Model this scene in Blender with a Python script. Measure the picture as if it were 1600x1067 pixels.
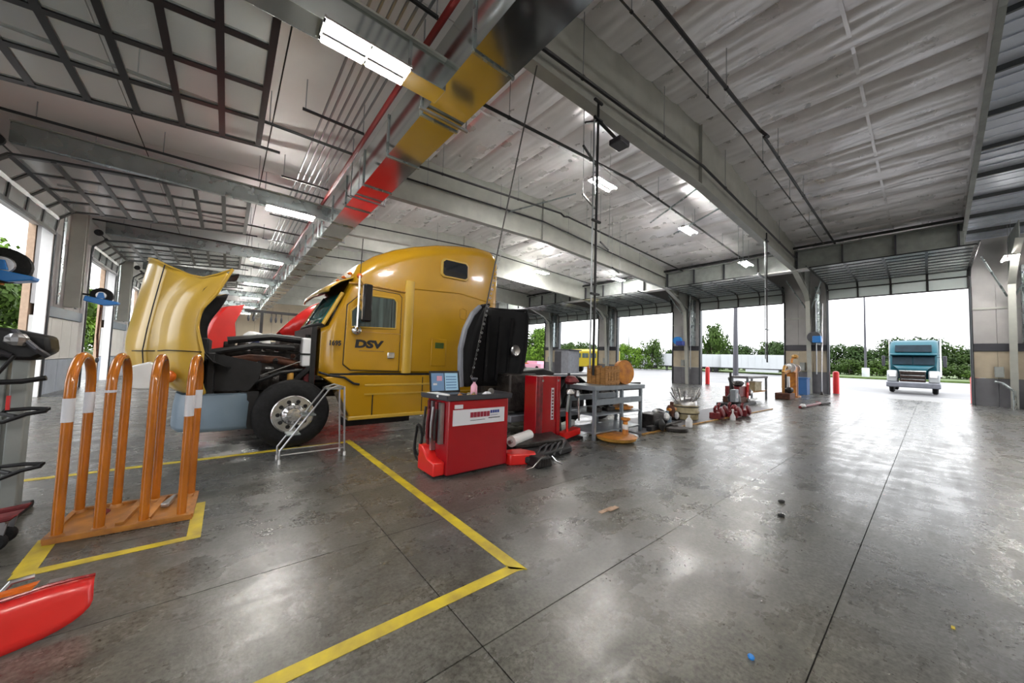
import bpy, bmesh, math, random
from mathutils import Vector, Matrix
random.seed(7)
PI = math.pi
S = bpy.context.scene
for o in list(bpy.data.objects):
    bpy.data.objects.remove(o)
COL = S.collection

# ------------------------------------------------------------------ camera
yaw, pitch, roll = math.radians(39.5), math.radians(2.87), math.radians(1.82)
F0 = Vector((math.sin(yaw), math.cos(yaw), 0)); R0 = Vector((math.cos(yaw), -math.sin(yaw), 0)); U0 = Vector((0, 0, 1))
Fv = F0*math.cos(pitch) + U0*math.sin(pitch); U1 = -F0*math.sin(pitch) + U0*math.cos(pitch)
Uv = U1*math.cos(roll) - R0*math.sin(roll); Rv = R0*math.cos(roll) + U1*math.sin(roll)
cam = bpy.data.cameras.new('camera'); co = bpy.data.objects.new('camera', cam); COL.objects.link(co)
mw = Matrix((Rv, Uv, -Fv)).transposed().to_4x4(); mw.translation = Vector((0, 0, 1.55)); co.matrix_world = mw
cam.sensor_width = 36.0; cam.sensor_fit = 'HORIZONTAL'; cam.lens = 539.0/1600.0*36.0; cam.clip_end = 2000; cam.clip_start = 0.05
S.camera = co

# ------------------------------------------------------------------ world, exposure
W = bpy.data.worlds.new('overcast_sky'); S.world = W; W.use_nodes = True
nt = W.node_tree; nt.nodes.clear()
bg = nt.nodes.new('ShaderNodeBackground'); out = nt.nodes.new('ShaderNodeOutputWorld')
tc = nt.nodes.new('ShaderNodeTexCoord'); nz = nt.nodes.new('ShaderNodeTexNoise'); nz.inputs['Scale'].default_value = 2.2; nz.inputs['Detail'].default_value = 4
rp = nt.nodes.new('ShaderNodeValToRGB'); rp.color_ramp.elements[0].color = (.86, .90, .96, 1); rp.color_ramp.elements[1].color = (1, 1, 1, 1)
nt.links.new(tc.outputs['Generated'], nz.inputs['Vector']); nt.links.new(nz.outputs['Fac'], rp.inputs['Fac'])
nt.links.new(rp.outputs['Color'], bg.inputs['Color']); bg.inputs['Strength'].default_value = 1.0
nt.links.new(bg.outputs[0], out.inputs[0])
S.view_settings.view_transform = 'Standard'; S.view_settings.look = 'None'
S.view_settings.gamma = 1; S.view_settings.use_curve_mapping = False
S.view_settings.exposure = 2.22
LAMP = 70.0          # strength of the fluorescent tubes

# ------------------------------------------------------------------ materials
def mat(name, col, rough=.5, metal=0., var=0., scale=6., bump=0., bscale=None, col2=None, spec=.5, detail=5, rvar=0., stretch=None, coat=0.):
    if name.startswith('galv'): var *= .5; rvar *= .4; detail = 2
    m = bpy.data.materials.new(name); m.use_nodes = True; n = m.node_tree; N = n.nodes; L = n.links
    b = N['Principled BSDF']; c4 = (*col, 1)
    b.inputs['Base Color'].default_value = c4; b.inputs['Roughness'].default_value = rough; b.inputs['Metallic'].default_value = metal
    b.inputs['Specular IOR Level'].default_value = spec
    if coat: b.inputs['Coat Weight'].default_value = coat; b.inputs['Coat Roughness'].default_value = .08
    if var or bump or col2 or rvar:
        t = N.new('ShaderNodeTexCoord'); mp = N.new('ShaderNodeMapping'); L.new(t.outputs['Object'], mp.inputs['Vector'])
        if stretch: mp.inputs['Scale'].default_value = stretch
        z = N.new('ShaderNodeTexNoise'); z.inputs['Scale'].default_value = scale; z.inputs['Detail'].default_value = detail; L.new(mp.outputs[0], z.inputs['Vector'])
        if var or col2:
            r = N.new('ShaderNodeValToRGB'); r.color_ramp.elements[0].position = .3; r.color_ramp.elements[1].position = .7
            lo = col2 if col2 else tuple(max(0, x*(1-var)) for x in col); hi = col if col2 else tuple(min(1, x*(1+var)) for x in col)
            r.color_ramp.elements[0].color = (*lo, 1); r.color_ramp.elements[1].color = (*hi, 1)
            L.new(z.outputs['Fac'], r.inputs['Fac']); L.new(r.outputs['Color'], b.inputs['Base Color'])
        if rvar:
            mr = N.new('ShaderNodeMapRange'); mr.inputs['From Min'].default_value = .3; mr.inputs['From Max'].default_value = .7
            mr.inputs['To Min'].default_value = max(.02, rough-rvar); mr.inputs['To Max'].default_value = rough+rvar
            L.new(z.outputs['Fac'], mr.inputs['Value']); L.new(mr.outputs[0], b.inputs['Roughness'])
        if bump:
            z2 = N.new('ShaderNodeTexNoise'); z2.inputs['Scale'].default_value = bscale or scale*3; z2.inputs['Detail'].default_value = 4; L.new(mp.outputs[0], z2.inputs['Vector'])
            bu = N.new('ShaderNodeBump'); bu.inputs['Strength'].default_value = bump; bu.inputs['Distance'].default_value = .02
            L.new(z2.outputs['Fac'], bu.inputs['Height']); L.new(bu.outputs[0], b.inputs['Normal'])
    return m
def emat(name, col, s):
    m = bpy.data.materials.new(name); m.use_nodes = True; b = m.node_tree.nodes['Principled BSDF']
    b.inputs['Base Color'].default_value = (*col, 1); b.inputs['Emission Color'].default_value = (*col, 1); b.inputs['Emission Strength'].default_value = s
    return m
def glass(name, col, alpha, rough=.05):
    m = mat(name, col, rough); m.node_tree.nodes['Principled BSDF'].inputs['Alpha'].default_value = alpha; return m

M = {}
M['truck_yellow'] = mat('truck_yellow_paint', (.42, .225, .008), .25, 0, .06, 2., coat=.5)
M['hood_yellow'] = mat('hood_yellow_paint', (.48, .30, .035), .3, 0, .07, 2., coat=.4)
M['black'] = mat('black_plastic', (.009, .009, .010), .5, 0, .4, 8, spec=.35)
M['black_matte'] = mat('black_hood_liner', (.006, .006, .007), .75, spec=.2)
M['black_gloss'] = mat('black_gloss', (.008, .008, .01), .12)
M['rubber'] = mat('tyre_rubber', (.009, .009, .010), .75, 0, .4, 20, .2, spec=.3)
M['iron'] = mat('greasy_cast_iron', (.035, .03, .028), .5, .5, .6, 9, .5)
M['rust'] = mat('rusty_brown_iron', (.14, .05, .025), .7, .2, .5, 8, .4, col2=(.05, .02, .015))
M['steel'] = mat('bare_steel', (.42, .42, .43), .3, .9, .15, 12)
M['chrome'] = mat('polished_aluminium', (.75, .75, .76), .16, 1., .06, 10)
M['galv'] = mat('galvanised_steel', (.36, .41, .42), .28, .85, .15, 3., .08, 4, rvar=.08)
M['duct'] = mat('galvanised_duct_sheet', (.52, .55, .55), .13, .95, .10, 1.2, .05, 2.0, rvar=.06)
M['paint_grey'] = mat('grey_primer_steel', (.26, .28, .27), .5, .1, .15, 3)
M['beam'] = mat('pale_grey_beam_paint', (.36, .37, .34), .42, .1, .1, 2)
M['white_panel'] = mat('white_liner_panel', (.62, .62, .60), .4, 0, .06, 2)
M['grey_panel'] = mat('grey_wall_panel', (.36, .35, .35), .5, 0, .07, 2)
M['tan_panel'] = mat('tan_wall_panel', (.42, .36, .27), .5, 0, .07, 3)
M['dark_panel'] = mat('dark_grey_wainscot', (.13, .13, .145), .5, 0, .1, 3)
M['blue_grey'] = mat('blue_grey_wainscot', (.28, .32, .38), .5, 0, .1, 3)
M['belt'] = mat('dark_belt_rail', (.05, .05, .06), .4, .3, .1, 4)
M['beige'] = mat('beige_masonry', (.50, .36, .26), .85, 0, .08, 12, .3)
M['pipe'] = mat('black_steel_pipe', (.016, .016, .018), .45, .3)
M['red_pipe'] = mat('red_sprinkler_pipe', (.25, .012, .012), .4)
M['conduit'] = mat('zinc_conduit', (.30, .32, .34), .35, .8)
M['cream'] = mat('cream_far_wall', (.60, .52, .40), .7, 0, .05, 1)
M['quilt'] = mat('white_roof_insulation_facing', (.86, .84, .86), .32, .42, .06, 1.2, .7, 2.2, rvar=.08)
M['lowceil'] = mat('white_ceiling_liner', (.70, .69, .69), .5, 0, .05, 1.)
M['deck'] = mat('blue_grey_metal_deck', (.56, .60, .70), .3, .35, .1, 1.5, .1, 4)
M['frame_dark'] = mat('dark_bronze_door_frame', (.008, .008, .009), .3, .2)
M['pane'] = glass('clear_polycarbonate_pane', (.55, .62, .62), .38, .12)
M['track'] = mat('door_track_steel', (.06, .065, .07), .4, .6)
M['tube'] = emat('lit_fluorescent_tube', (1, .97, .90), LAMP)
M['tube_hall'] = emat('lit_hall_tube', (1, .97, .92), LAMP*1.8)
M['fixture'] = mat('white_fixture_pan', (.22, .21, .20), .4)
M['orange'] = mat('orange_cage_paint', (.42, .125, .008), .22, 0, .18, 3, .05, coat=.5)
M['orange_b'] = mat('scuffed_orange_base', (.46, .19, .03), .45, 0, .3, 9, col2=(.24, .09, .02))
M['yellow_line'] = mat('yellow_floor_paint', (.62, .48, .012), .5, 0, .15, 6, .1, 30, col2=(.34, .25, .03))
M['red'] = mat('red_machine_paint', (.30, .003, .008), .25, 0, .06, 3, coat=.4)  # darkened red: the shade on the cabinet front is put into the colour
M['red_bright'] = mat('bright_red_paint', (.62, .015, .012), .3, 0, .08, 3, coat=.3)
M['red_dirty'] = mat('worn_red_paint', (.15, .010, .014), .5, 0, .5, 12)
M['bollard'] = mat('red_bollard_paint', (.60, .012, .015), .4)
M['white'] = mat('white_paint', (.75, .75, .75), .4, 0, .05, 5)
M['sticker'] = mat('white_vinyl_label', (.62, .62, .66), .4)
M['ink_red'] = mat('dark_red_ink', (.25, .01, .03), .5)
M['ink_blue'] = mat('navy_ink', (.02, .04, .22), .5)
M['ink'] = mat('black_ink', (.008, .008, .008), .5)
M['teal_glass'] = mat('tinted_windscreen_glass', (.01, .07, .07), .04, 0, .9, 5, spec=.8, col2=(.02, .16, .14))
M['dark_glass'] = mat('dark_tinted_glass', (.012, .015, .02), .04, spec=.8)
M['side_glass'] = mat('side_window_glass', (.05, .075, .075), .05, 0, .6, 3, spec=.8, stretch=(5, 1, .3))
M['yard_glass'] = mat('matt_dark_glass', (.006, .016, .024), .5, 0, .3, 3, spec=.12)  # dark and rough, to keep the white sky's reflection out of the glass
M['bumper'] = mat('blue_grey_bumper', (.13, .18, .23), .4, 0, .12, 2)
M['fender_grey'] = mat('grey_hood_skin', (.17, .18, .21), .45, 0, .15, 4)
M['blue'] = mat('blue_reel_paint', (.01, .18, .55), .35)
M['blue_bin'] = mat('blue_bin_plastic', (.02, .10, .28), .4)
M['wood'] = mat('brown_pallet_wood', (.35, .17, .05), .7, 0, .4, 10, .3, stretch=(1, 1, 8))
M['amber'] = mat('amber_orange_casting', (.60, .24, .02), .5, 0, .4, 8, .3, col2=(.32, .10, .02))
M['ochre'] = mat('oily_ochre_pan', (.42, .22, .04), .45, 0, .4, 6)
M['bench'] = mat('grey_bench_steel', (.22, .25, .28), .4, .4, .12, 6)
M['creamdrum'] = mat('stained_cream_drum', (.48, .42, .28), .5, 0, .4, 5, col2=(.22, .18, .08))
M['jug'] = mat('milky_plastic', (.72, .72, .74), .4)
M['cable'] = mat('dark_braided_cable', (.05, .05, .05), .6)
M['pink'] = mat('pink_bottle', (.70, .35, .45), .4)
M['screen'] = emat('laptop_screen_blue', (.05, .09, .15), .25)
M['screen2'] = emat('laptop_screen_panel', (.12, .2, .26), .25)
M['cardboard'] = mat('torn_cardboard', (.38, .26, .18), .8, 0, .3, 30)
M['teal_truck'] = mat('teal_truck_paint', (.006, .07, .095), .5, 0, .1, 2, spec=.2)
M['trailer'] = mat('white_trailer_skin', (.36, .38, .39), .5, 0, .05, .4)
M['lorry_y'] = mat('yellow_vehicle_paint', (.40, .30, .01), .4)
M['asphalt'] = mat('pale_wet_asphalt', (.125, .125, .13), .5, 0, .2, .35, .1, 30, spec=.2)
M['apron'] = mat('pale_concrete_apron', (.20, .20, .20), .5, 0, .12, 1.5, spec=.3)
M['grass'] = mat('grass_verge', (.05, .085, .012), .9, 0, .4, 1.5)
M['bark'] = mat('tree_bark', (.05, .035, .025), .9)
M['pole'] = mat('dark_pole_steel', (.05, .05, .06), .5, .3)
M['signal'] = mat('amber_lens', (.6, .12, .01), .2)
for i, (a, b_) in enumerate((((.045, .085, .010), (.016, .034, .004)), ((.030, .060, .010), (.010, .024, .005)), ((.11, .20, .014), (.04, .085, .008)))):
    M['leaf%d' % i] = mat('foliage_%s' % ('green', 'deep_green', 'light_green')[i], a, .75, 0, .3, .6, col2=b_, spec=.2)

# concrete floor: grey trowelled slab, satin, with oil stains and traffic streaks
def floor_mat():
    m = bpy.data.materials.new('sealed_concrete'); m.use_nodes = True; n = m.node_tree; N = n.nodes; L = n.links; b = N['Principled BSDF']
    g = N.new('ShaderNodeNewGeometry')
    def noise(scale, det, st=(1, 1, 1), rot=0):
        mp = N.new('ShaderNodeMapping'); mp.inputs['Scale'].default_value = st; mp.inputs['Rotation'].default_value = (0, 0, rot)
        L.new(g.outputs['Position'], mp.inputs['Vector']); z = N.new('ShaderNodeTexNoise'); z.inputs['Scale'].default_value = scale; z.inputs['Detail'].default_value = det
        z.inputs['Roughness'].default_value = .62; L.new(mp.outputs[0], z.inputs['Vector']); return z.outputs['Fac']
    def ramp(src, p0, c0, p1, c1):
        r = N.new('ShaderNodeValToRGB'); r.color_ramp.elements[0].position = p0; r.color_ramp.elements[1].position = p1
        r.color_ramp.elements[0].color = (*c0, 1); r.color_ramp.elements[1].color = (*c1, 1); L.new(src, r.inputs['Fac']); return r.outputs['Color']
    def mixc(a, bb, mode='MULTIPLY', f=1.):
        x = N.new('ShaderNodeMixRGB'); x.blend_type = mode; x.inputs[0].default_value = f; L.new(a, x.inputs[1]); L.new(bb, x.inputs[2]); return x.outputs[0]
    base = ramp(noise(.55, 8), .3, (.075, .074, .068), .7, (.142, .139, .130))
    mott = ramp(noise(7, 6), .3, (.72, .72, .72), .7, (1.15, 1.15, 1.15))
    spk = ramp(noise(45, 4), .30, (.45, .44, .40), .56, (1.12, 1.12, 1.12))
    oil = ramp(noise(1.7, 9), .22, (.30, .29, .27), .44, (1, 1, 1))
    stk = ramp(noise(1.6, 7, (.12, 2.6, 1), .25), .28, (.66, .66, .66), .60, (1.05, 1.05, 1.05))
    pit = ramp(noise(16, 4), .20, (.22, .2, .18), .30, (1, 1, 1))
    grit = ramp(noise(26, 6), .28, (.62, .61, .56), .66, (1.22, 1.22, 1.22)); tint = ramp(noise(.22, 3), .35, (1.04, 1.0, .88), .6, (.94, .98, 1.08))
    c = mixc(mixc(mixc(mixc(mixc(mixc(mixc(base, mott), spk), oil), stk, f=.8), pit), grit), tint)
    L.new(c, b.inputs['Base Color'])
    rr = ramp(noise(2.6, 9), .28, (.17, .17, .17), .75, (.36, .36, .36)); rs = ramp(noise(1.6, 7, (.12, 2.6, 1), .25), .3, (1.35, 1.35, 1.35), .6, (1, 1, 1))
    L.new(mixc(rr, rs), b.inputs['Roughness'])
    b.inputs['Specular IOR Level'].default_value = .62
    bu = N.new('ShaderNodeBump'); bu.inputs['Strength'].default_value = .22; bu.inputs['Distance'].default_value = .01
    L.new(noise(14, 8), bu.inputs['Height']); L.new(bu.outputs[0], b.inputs['Normal'])
    return m
M['floor'] = floor_mat()
M['joint'] = mat('dirty_joint_filler', (.06, .058, .054), .8)

# ------------------------------------------------------------------ mesh building
class MB:
    """collects shapes in one mesh; o is subtracted from all coordinates so parts can be given in world metres"""
    def __init__(s, o=(0, 0, 0)): s.v = []; s.f = []; s.mi = []; s.m = 0; s.o = Vector(o)
    def add(s, vs, fs):
        k = len(s.v); s.v += [tuple(Vector(v)-s.o) for v in vs]; s.f += [tuple(i+k for i in f) for f in fs]; s.mi += [s.m]*len(fs); return s
    def box(s, x0, x1, y0, y1, z0, z1):
        return s.add([(x0, y0, z0), (x1, y0, z0), (x1, y1, z0), (x0, y1, z0), (x0, y0, z1), (x1, y0, z1), (x1, y1, z1), (x0, y1, z1)],
                     [(0, 3, 2, 1), (4, 5, 6, 7), (0, 1, 5, 4), (1, 2, 6, 5), (2, 3, 7, 6), (3, 0, 4, 7)])
    def bar(s, a, b, w, h, up=(0, 0, 1)):
        a = Vector(a); b = Vector(b); d = (b-a).normalized(); u = Vector(up)
        if abs(d.dot(u)) > .98: u = Vector((1, 0, 0))
        r = d.cross(u).normalized(); u = r.cross(d)
        vs = [p + r*sx*w/2 + u*sz*h/2 for p in (a, b) for sx, sz in ((-1, -1), (1, -1), (1, 1), (-1, 1))]
        return s.add(vs, [(0, 1, 2, 3), (7, 6, 5, 4), (0, 4, 5, 1), (1, 5, 6, 2), (2, 6, 7, 3), (3, 7, 4, 0)])
    def tube(s, pts, r, n=8, closed=False, caps=True):
        pts = [Vector(p) for p in pts]; rs = r if isinstance(r, (list, tuple)) else [r]*len(pts); K = len(pts); vs = []; ref = None
        for i, p in enumerate(pts):
            a = pts[(i-1) % K] if (closed or i > 0) else p; b = pts[(i+1) % K] if (closed or i < K-1) else p
            d = (b-a).normalized()
            if ref is None:
                ref = Vector((0, 0, 1)) if abs(d.z) < .9 else Vector((1, 0, 0))
            x = d.cross(ref)
            if x.length < 1e-4: x = d.cross(Vector((0, 1, 0)))
            x.normalize(); y = d.cross(x).normalized(); ref = -y if False else x.cross(d)
            for j in range(n):
                t = 2*PI*j/n; vs.append(p + x*rs[i]*math.cos(t) + y*rs[i]*math.sin(t))
        fs = []
        for i in range(K if closed else K-1):
            i2 = (i+1) % K
            for j in range(n): fs.append((i*n+j, i*n+(j+1) % n, i2*n+(j+1) % n, i2*n+j))
        if caps and not closed: fs += [tuple(range(n))[::-1], tuple((K-1)*n+j for j in range(n))]
        return s.add(vs, fs)
    def cyl(s, a, b, r0, r1=None, n=16): return s.tube([a, b], [r0, r0 if r1 is None else r1], n)
    def lathe(s, c, ax, prof, n=24, closed=False):
        """profile of (radius, distance along ax)"""
        c = Vector(c); ax = Vector(ax).normalized(); u = Vector((0, 0, 1)) if abs(ax.z) < .9 else Vector((1, 0, 0)); x = ax.cross(u).normalized(); y = ax.cross(x)
        vs = []; K = len(prof)
        for r, t in prof:
            for j in range(n): a = 2*PI*j/n; vs.append(c + ax*t + (x*math.cos(a)+y*math.sin(a))*r)
        fs = [(i*n+j, i*n+(j+1) % n, ((i+1) % K)*n+(j+1) % n, ((i+1) % K)*n+j) for i in range(K if closed else K-1) for j in range(n)]
        if not closed:
            if prof[0][0] > 1e-5: fs.append(tuple(range(n))[::-1])
            if prof[-1][0] > 1e-5: fs.append(tuple((K-1)*n+j for j in range(n)))
        return s.add(vs, fs)
    def prism(s, poly, axis, a, b):
        def P(p, t): return (t, p[0], p[1]) if axis == 'x' else ((p[0], t, p[1]) if axis == 'y' else (p[0], p[1], t))
        n = len(poly); vs = [P(p, a) for p in poly] + [P(p, b) for p in poly]
        return s.add(vs, [tuple(range(n)), tuple(range(n, 2*n))[::-1]] + [(i, i+n, (i+1) % n+n, (i+1) % n) for i in range(n)])
    def grid(s, rows):
        h = len(rows); w = len(rows[0]); return s.add([p for r in rows for p in r], [(i*w+j, i*w+j+1, (i+1)*w+j+1, (i+1)*w+j) for i in range(h-1) for j in range(w-1)])
    def blob(s, c, rx, ry, rz, seed=0, n=10, amp=.15):
        rd = random.Random(seed); vs = []; fs = []; k = n//2+1
        for i in range(k):
            t = PI*i/(k-1)
            for j in range(n):
                a = 2*PI*j/n; q = 1 + rd.uniform(-amp, amp)
                vs.append((c[0]+rx*math.sin(t)*math.cos(a)*q, c[1]+ry*math.sin(t)*math.sin(a)*q, c[2]+rz*math.cos(t)*(q if 0 < i < k-1 else 1)))
        for i in range(k-1):
            for j in range(n): fs.append((i*n+j, (i+1)*n+j, (i+1)*n+(j+1) % n, i*n+(j+1) % n))
        return s.add(vs, fs)
    def mesh(s, name, mats, smooth=False):
        me = bpy.data.meshes.new(name); me.from_pydata(s.v, [], s.f)
        for m in (mats if isinstance(mats, (list, tuple)) else [mats]): me.materials.append(M[m] if isinstance(m, str) else m)
        if any(s.mi): me.polygons.foreach_set('material_index', s.mi)
        bm = bmesh.new(); bm.from_mesh(me); bmesh.ops.remove_doubles(bm, verts=bm.verts, dist=1e-5); bmesh.ops.recalc_face_normals(bm, faces=bm.faces); bm.to_mesh(me); bm.free()
        if smooth:
            me.polygons.foreach_set('use_smooth', [True]*len(me.polygons)); me.set_sharp_from_angle(angle=math.radians(38))
        me.update(); return me
    def build(s, name, mats, parent=None, smooth=False, bevel=0, loc=None, solid=0, sub=0):
        me = s.mesh(name, mats, smooth or bevel > 0 or sub > 0); o = bpy.data.objects.new(name, me); COL.objects.link(o)
        if parent: o.parent = parent
        if loc is not None: o.location = loc
        if sub: d = o.modifiers.new('s', 'SUBSURF'); d.levels = sub; d.render_levels = sub
        if solid: d = o.modifiers.new('t', 'SOLIDIFY'); d.thickness = solid; d.offset = -1; d.material_offset = 1 if isinstance(mats, (list, tuple)) and len(mats) > 1 else 0; d.material_offset_rim = 0
        if bevel: d = o.modifiers.new('b', 'BEVEL'); d.width = bevel; d.segments = 2; d.limit_method = 'ANGLE'; d.angle_limit = math.radians(40)
        return o
def tag(o, label=None, cat=None, group=None, kind=None):
    if label: o['label'] = label
    if cat: o['category'] = cat
    if group: o['group'] = group
    if kind: o['kind'] = kind
    return o
def thing(name, label, cat, loc, group=None, rz=0):
    e = bpy.data.objects.new(name, None); COL.objects.link(e); e.location = loc; e.rotation_euler = (0, 0, rz); e.empty_display_size = .1
    return tag(e, label, cat, group)
def struct(name, mb, m, label=None, parent=None, **k):
    o = mb.build(name, m, parent, **k)
    if not parent: tag(o, label, None, None, 'structure')
    return o
def inst(me, name, parent, loc=(0, 0, 0), rot=(0, 0, 0), scale=None):
    o = bpy.data.objects.new(name, me); COL.objects.link(o); o.parent = parent; o.location = loc; o.rotation_euler = rot
    if scale: o.scale = scale
    return o
def dup(root, loc, label=None, group=None, rz=None, scale=None):
    def cp(o, par):
        c = o.copy(); COL.objects.link(c); c.parent = par
        for ch in list(o.children): cp(ch, c)
        return c
    r = cp(root, None); r.location = loc
    if rz is not None: r.rotation_euler = (0, 0, rz)
    if scale: r.scale = scale
    if label: r['label'] = label
    if group: r['group'] = group
    return r
def text(name, body, m, parent, off, size, origin, ux, uz, bold=0., shear=0, align='LEFT', spacing=1.):
    """flat lettering: origin = left baseline, ux = reading direction, uz = up"""
    cu = bpy.data.curves.new('t', 'FONT'); cu.body = body; cu.size = size; cu.offset = bold; cu.shear = shear; cu.extrude = .0015; cu.align_x = align; cu.space_character = spacing; cu.resolution_u = 3
    t = bpy.data.objects.new('t', cu); COL.objects.link(t); dg = bpy.context.evaluated_depsgraph_get(); me = bpy.data.meshes.new_from_object(t.evaluated_get(dg)); bpy.data.objects.remove(t)
    ux = Vector(ux); uz = Vector(uz); mm = Matrix((ux, uz, ux.cross(uz))).transposed().to_4x4(); mm.translation = Vector(origin)-Vector(off); me.transform(mm)
    me.materials.clear(); me.materials.append(M[m]); o = bpy.data.objects.new(name, me); COL.objects.link(o); o.parent = parent; return o

# ------------------------------------------------------------------ setting: extents
XW, XE, YS, YN = -4.25, 28.4, -14.0, 62.0
RIDGE = 11.7
def roofz(x): return 9.6 - .084*abs(x-RIDGE)
BAYS = [4.77 + 7.4*k for k in range(-2, 8)]          # frame lines

# floor slabs with joints
fl = MB().box(XW-.6, XE+.3, YS, YN, -.3, -.012); floor = struct('floor', fl, 'joint', 'grey sealed concrete workshop floor with oil stains')
ys = [YS, -7., -3.3, .42, 1.56, 3.0, 4.12] + [7.82+3.7*k for k in range(15)]; ys = [y for y in ys if y < YN] + [YN]
xs = [XW-.6, 1.15, 6.6, 12.0, 17.5, 22.9, XE+.3]
for i in range(len(xs)-1):
    for j in range(len(ys)-1):
        g = .0035
        MB().box(xs[i]+g, xs[i+1]-g, ys[j]+g, ys[j+1]-g, -.2, 0).build('concrete_slab', 'floor', floor)
# yellow lines
def line(p, nm, lab): return struct(nm, MB().prism(p, 'z', .0005, .003), 'yellow_line', lab)
line([(1.70, 2.0), (1.80, 1.92), (1.80, 6.66), (1.70, 6.66)], 'trim_1', 'yellow floor line running from the folding step to the corner')
line([(-2.2, 1.95), (-2.2, 2.04), (1.70, 2.04), (1.80, 1.93), (1.74, 1.95)], 'trim_2', 'yellow floor line crossing the foreground')
line([(-4.2, 6.5), (1.7, 6.5), (1.7, 6.6), (-4.2, 6.6)], 'trim_3', 'thin yellow floor line behind the orange tyre cage')
b0 = MB(); b0.prism([(-1.02, 3.86), (-.08, 3.86), (-.08, 3.93), (-1.02, 3.95)], 'z', .0005, .003); b0.prism([(-.17, 3.93), (-.08, 3.93), (-.08, 4.72), (-.17, 4.72)], 'z', .0005, .003); b0.prism([(-1.03, 3.95), (-.92, 3.94), (-.95, 4.5), (-1.06, 4.5)], 'z', .0005, .003)
struct('trim_4', b0, 'yellow_line', 'yellow tape box painted round the orange tyre cage')

# outside ground
gm = MB().box(XE+.3, 400, -300, 500, -.35, -.03); struct('ground', gm, 'asphalt', 'pale asphalt yard outside the right-hand doors')
struct('trim_5', MB().box(XE+.3, XE+5.5, -40, 90, -.3, -.012), 'apron', 'concrete apron in front of the right-hand doors')
struct('trim_6', MB().box(88, 400, -300, 500, -.03, .25), 'grass', 'grass verge beyond the yard')
struct('trim_7', MB().box(XW-60, XW-.6, -60, 160, -.35, -.03), 'asphalt', 'asphalt outside the left-hand doors')
struct('trim_8', MB().box(-200, XW-14, -60, 160, -.03, .3), 'grass', 'grass bank outside the left-hand doors')

# walls ---------------------------------------------------------------
def fill(mbs, axis, pos, t, a, b, z0, z1, side):
    pass
E_OP = [(-8.84+.0, -3.53)] + [(-1.34+7.43*k, 3.97+7.43*k) for k in range(8)]; E_TOP = 5.85
W_OP = [(-9.8, -5.7), (-2.4, 1.7), (5.0, 9.1), (12.5, 16.5), (20.1, 23.9), (27.4, 31.3), (34.8, 38.7), (42.2, 46.1), (49.6, 53.5)]; W_TOP = 5.0
def piers(ops, a, b):
    r = []; y = a
    for o in ops: r.append((y, o[0])); y = o[1]
    r.append((y, b)); return [p for p in r if p[1]-p[0] > .1]
we = struct('wall_east', MB().box(XE, XE+.28, YS, YN, E_TOP, 8.6), 'grey_panel', 'grey metal panel wall above the right-hand doors')
for y0, y1 in piers(E_OP, YS, YN):
    n = max(1, round((y1-y0)/.8)); w = (y1-y0)/n
    for i in range(n):
        a, b = y0+i*w+.006, y0+(i+1)*w-.006
        MB().box(XE+.02, XE+.26, a, b, 0, 1.33).build('wainscot_panel', 'dark_panel', we)
        MB().box(XE, XE+.26, a, b, 1.34, 2.64).build('wall_panel', 'tan_panel', we)
        MB().box(XE, XE+.26, a, b, 3.02, 4.72).build('wall_panel', 'grey_panel', we)
        MB().box(XE, XE+.26, a, b, 4.74, E_TOP).build('wall_panel', 'grey_panel', we)
    MB().box(XE-.05, XE+.27, y0, y1, 2.65, 3.01).build('belt_rail', 'belt', we, bevel=.01)
    MB().box(XE-.04, XE+.05, y0, y1, 4.68, 4.78).build('girt', 'beam', we)
    for yy in (y0, y1):
        MB().box(XE-.03, XE+.30, yy-.05, yy+.05, 0, E_TOP).build('door_jamb', 'track', we)
ww = struct('wall_west', MB().box(XW-.3, XW, YS, YN, W_TOP, 7.2), 'white_panel', 'white metal wall above the left-hand doors')
for y0, y1 in piers(W_OP, YS, YN):
    n = max(1, round((y1-y0)/.9)); w = (y1-y0)/n
    for i in range(n):
        a, b = y0+i*w+.008, y0+(i+1)*w-.008
        MB().box(XW-.2, XW-.02, a, b, 0, 1.06).build('wainscot_panel', 'blue_grey', ww)
        MB().box(XW-.2, XW, a, b, 1.08, 2.38).build('wall_panel', 'white_panel', ww)
        MB().box(XW-.2, XW, a, b, 2.72, W_TOP).build('wall_panel', 'grey_panel', ww)
    MB().box(XW-.05, XW+.06, y0, y1, 2.39, 2.71).build('belt_rail', 'bumper', ww, bevel=.01)
    MB().box(XW-.36, XW-.22, y0-.02, y1+.02, 0, 7.2).build('masonry_pier', 'beige', ww)
    for yy in (y0+.08, y1-.08):
        MB().box(XW-.12, XW+.10, yy-.09, yy+.09, 0, W_TOP+.3).build('door_jamb', 'white', ww, bevel=.008)
wn = struct('wall_north', MB().box(XW-.3, XE+.3, YN, YN+.3, 0, 9.9), 'cream', 'cream end wall far behind the trucks')
for i in range(16):
    x = XW + 2.04*i + 1
    MB().box(x-.03, x+.03, YN-.04, YN, 0, 8).build('wall_seam', 'tan_panel', wn)
MB().box(XW, XE, YN-.05, YN, 2.6, 2.9).build('belt_rail', 'belt', wn)
struct('wall_south', MB().box(XW-.3, XE+.3, YS-.3, YS, 0, 9.9), 'cream', 'cream end wall behind the camera')

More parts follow.
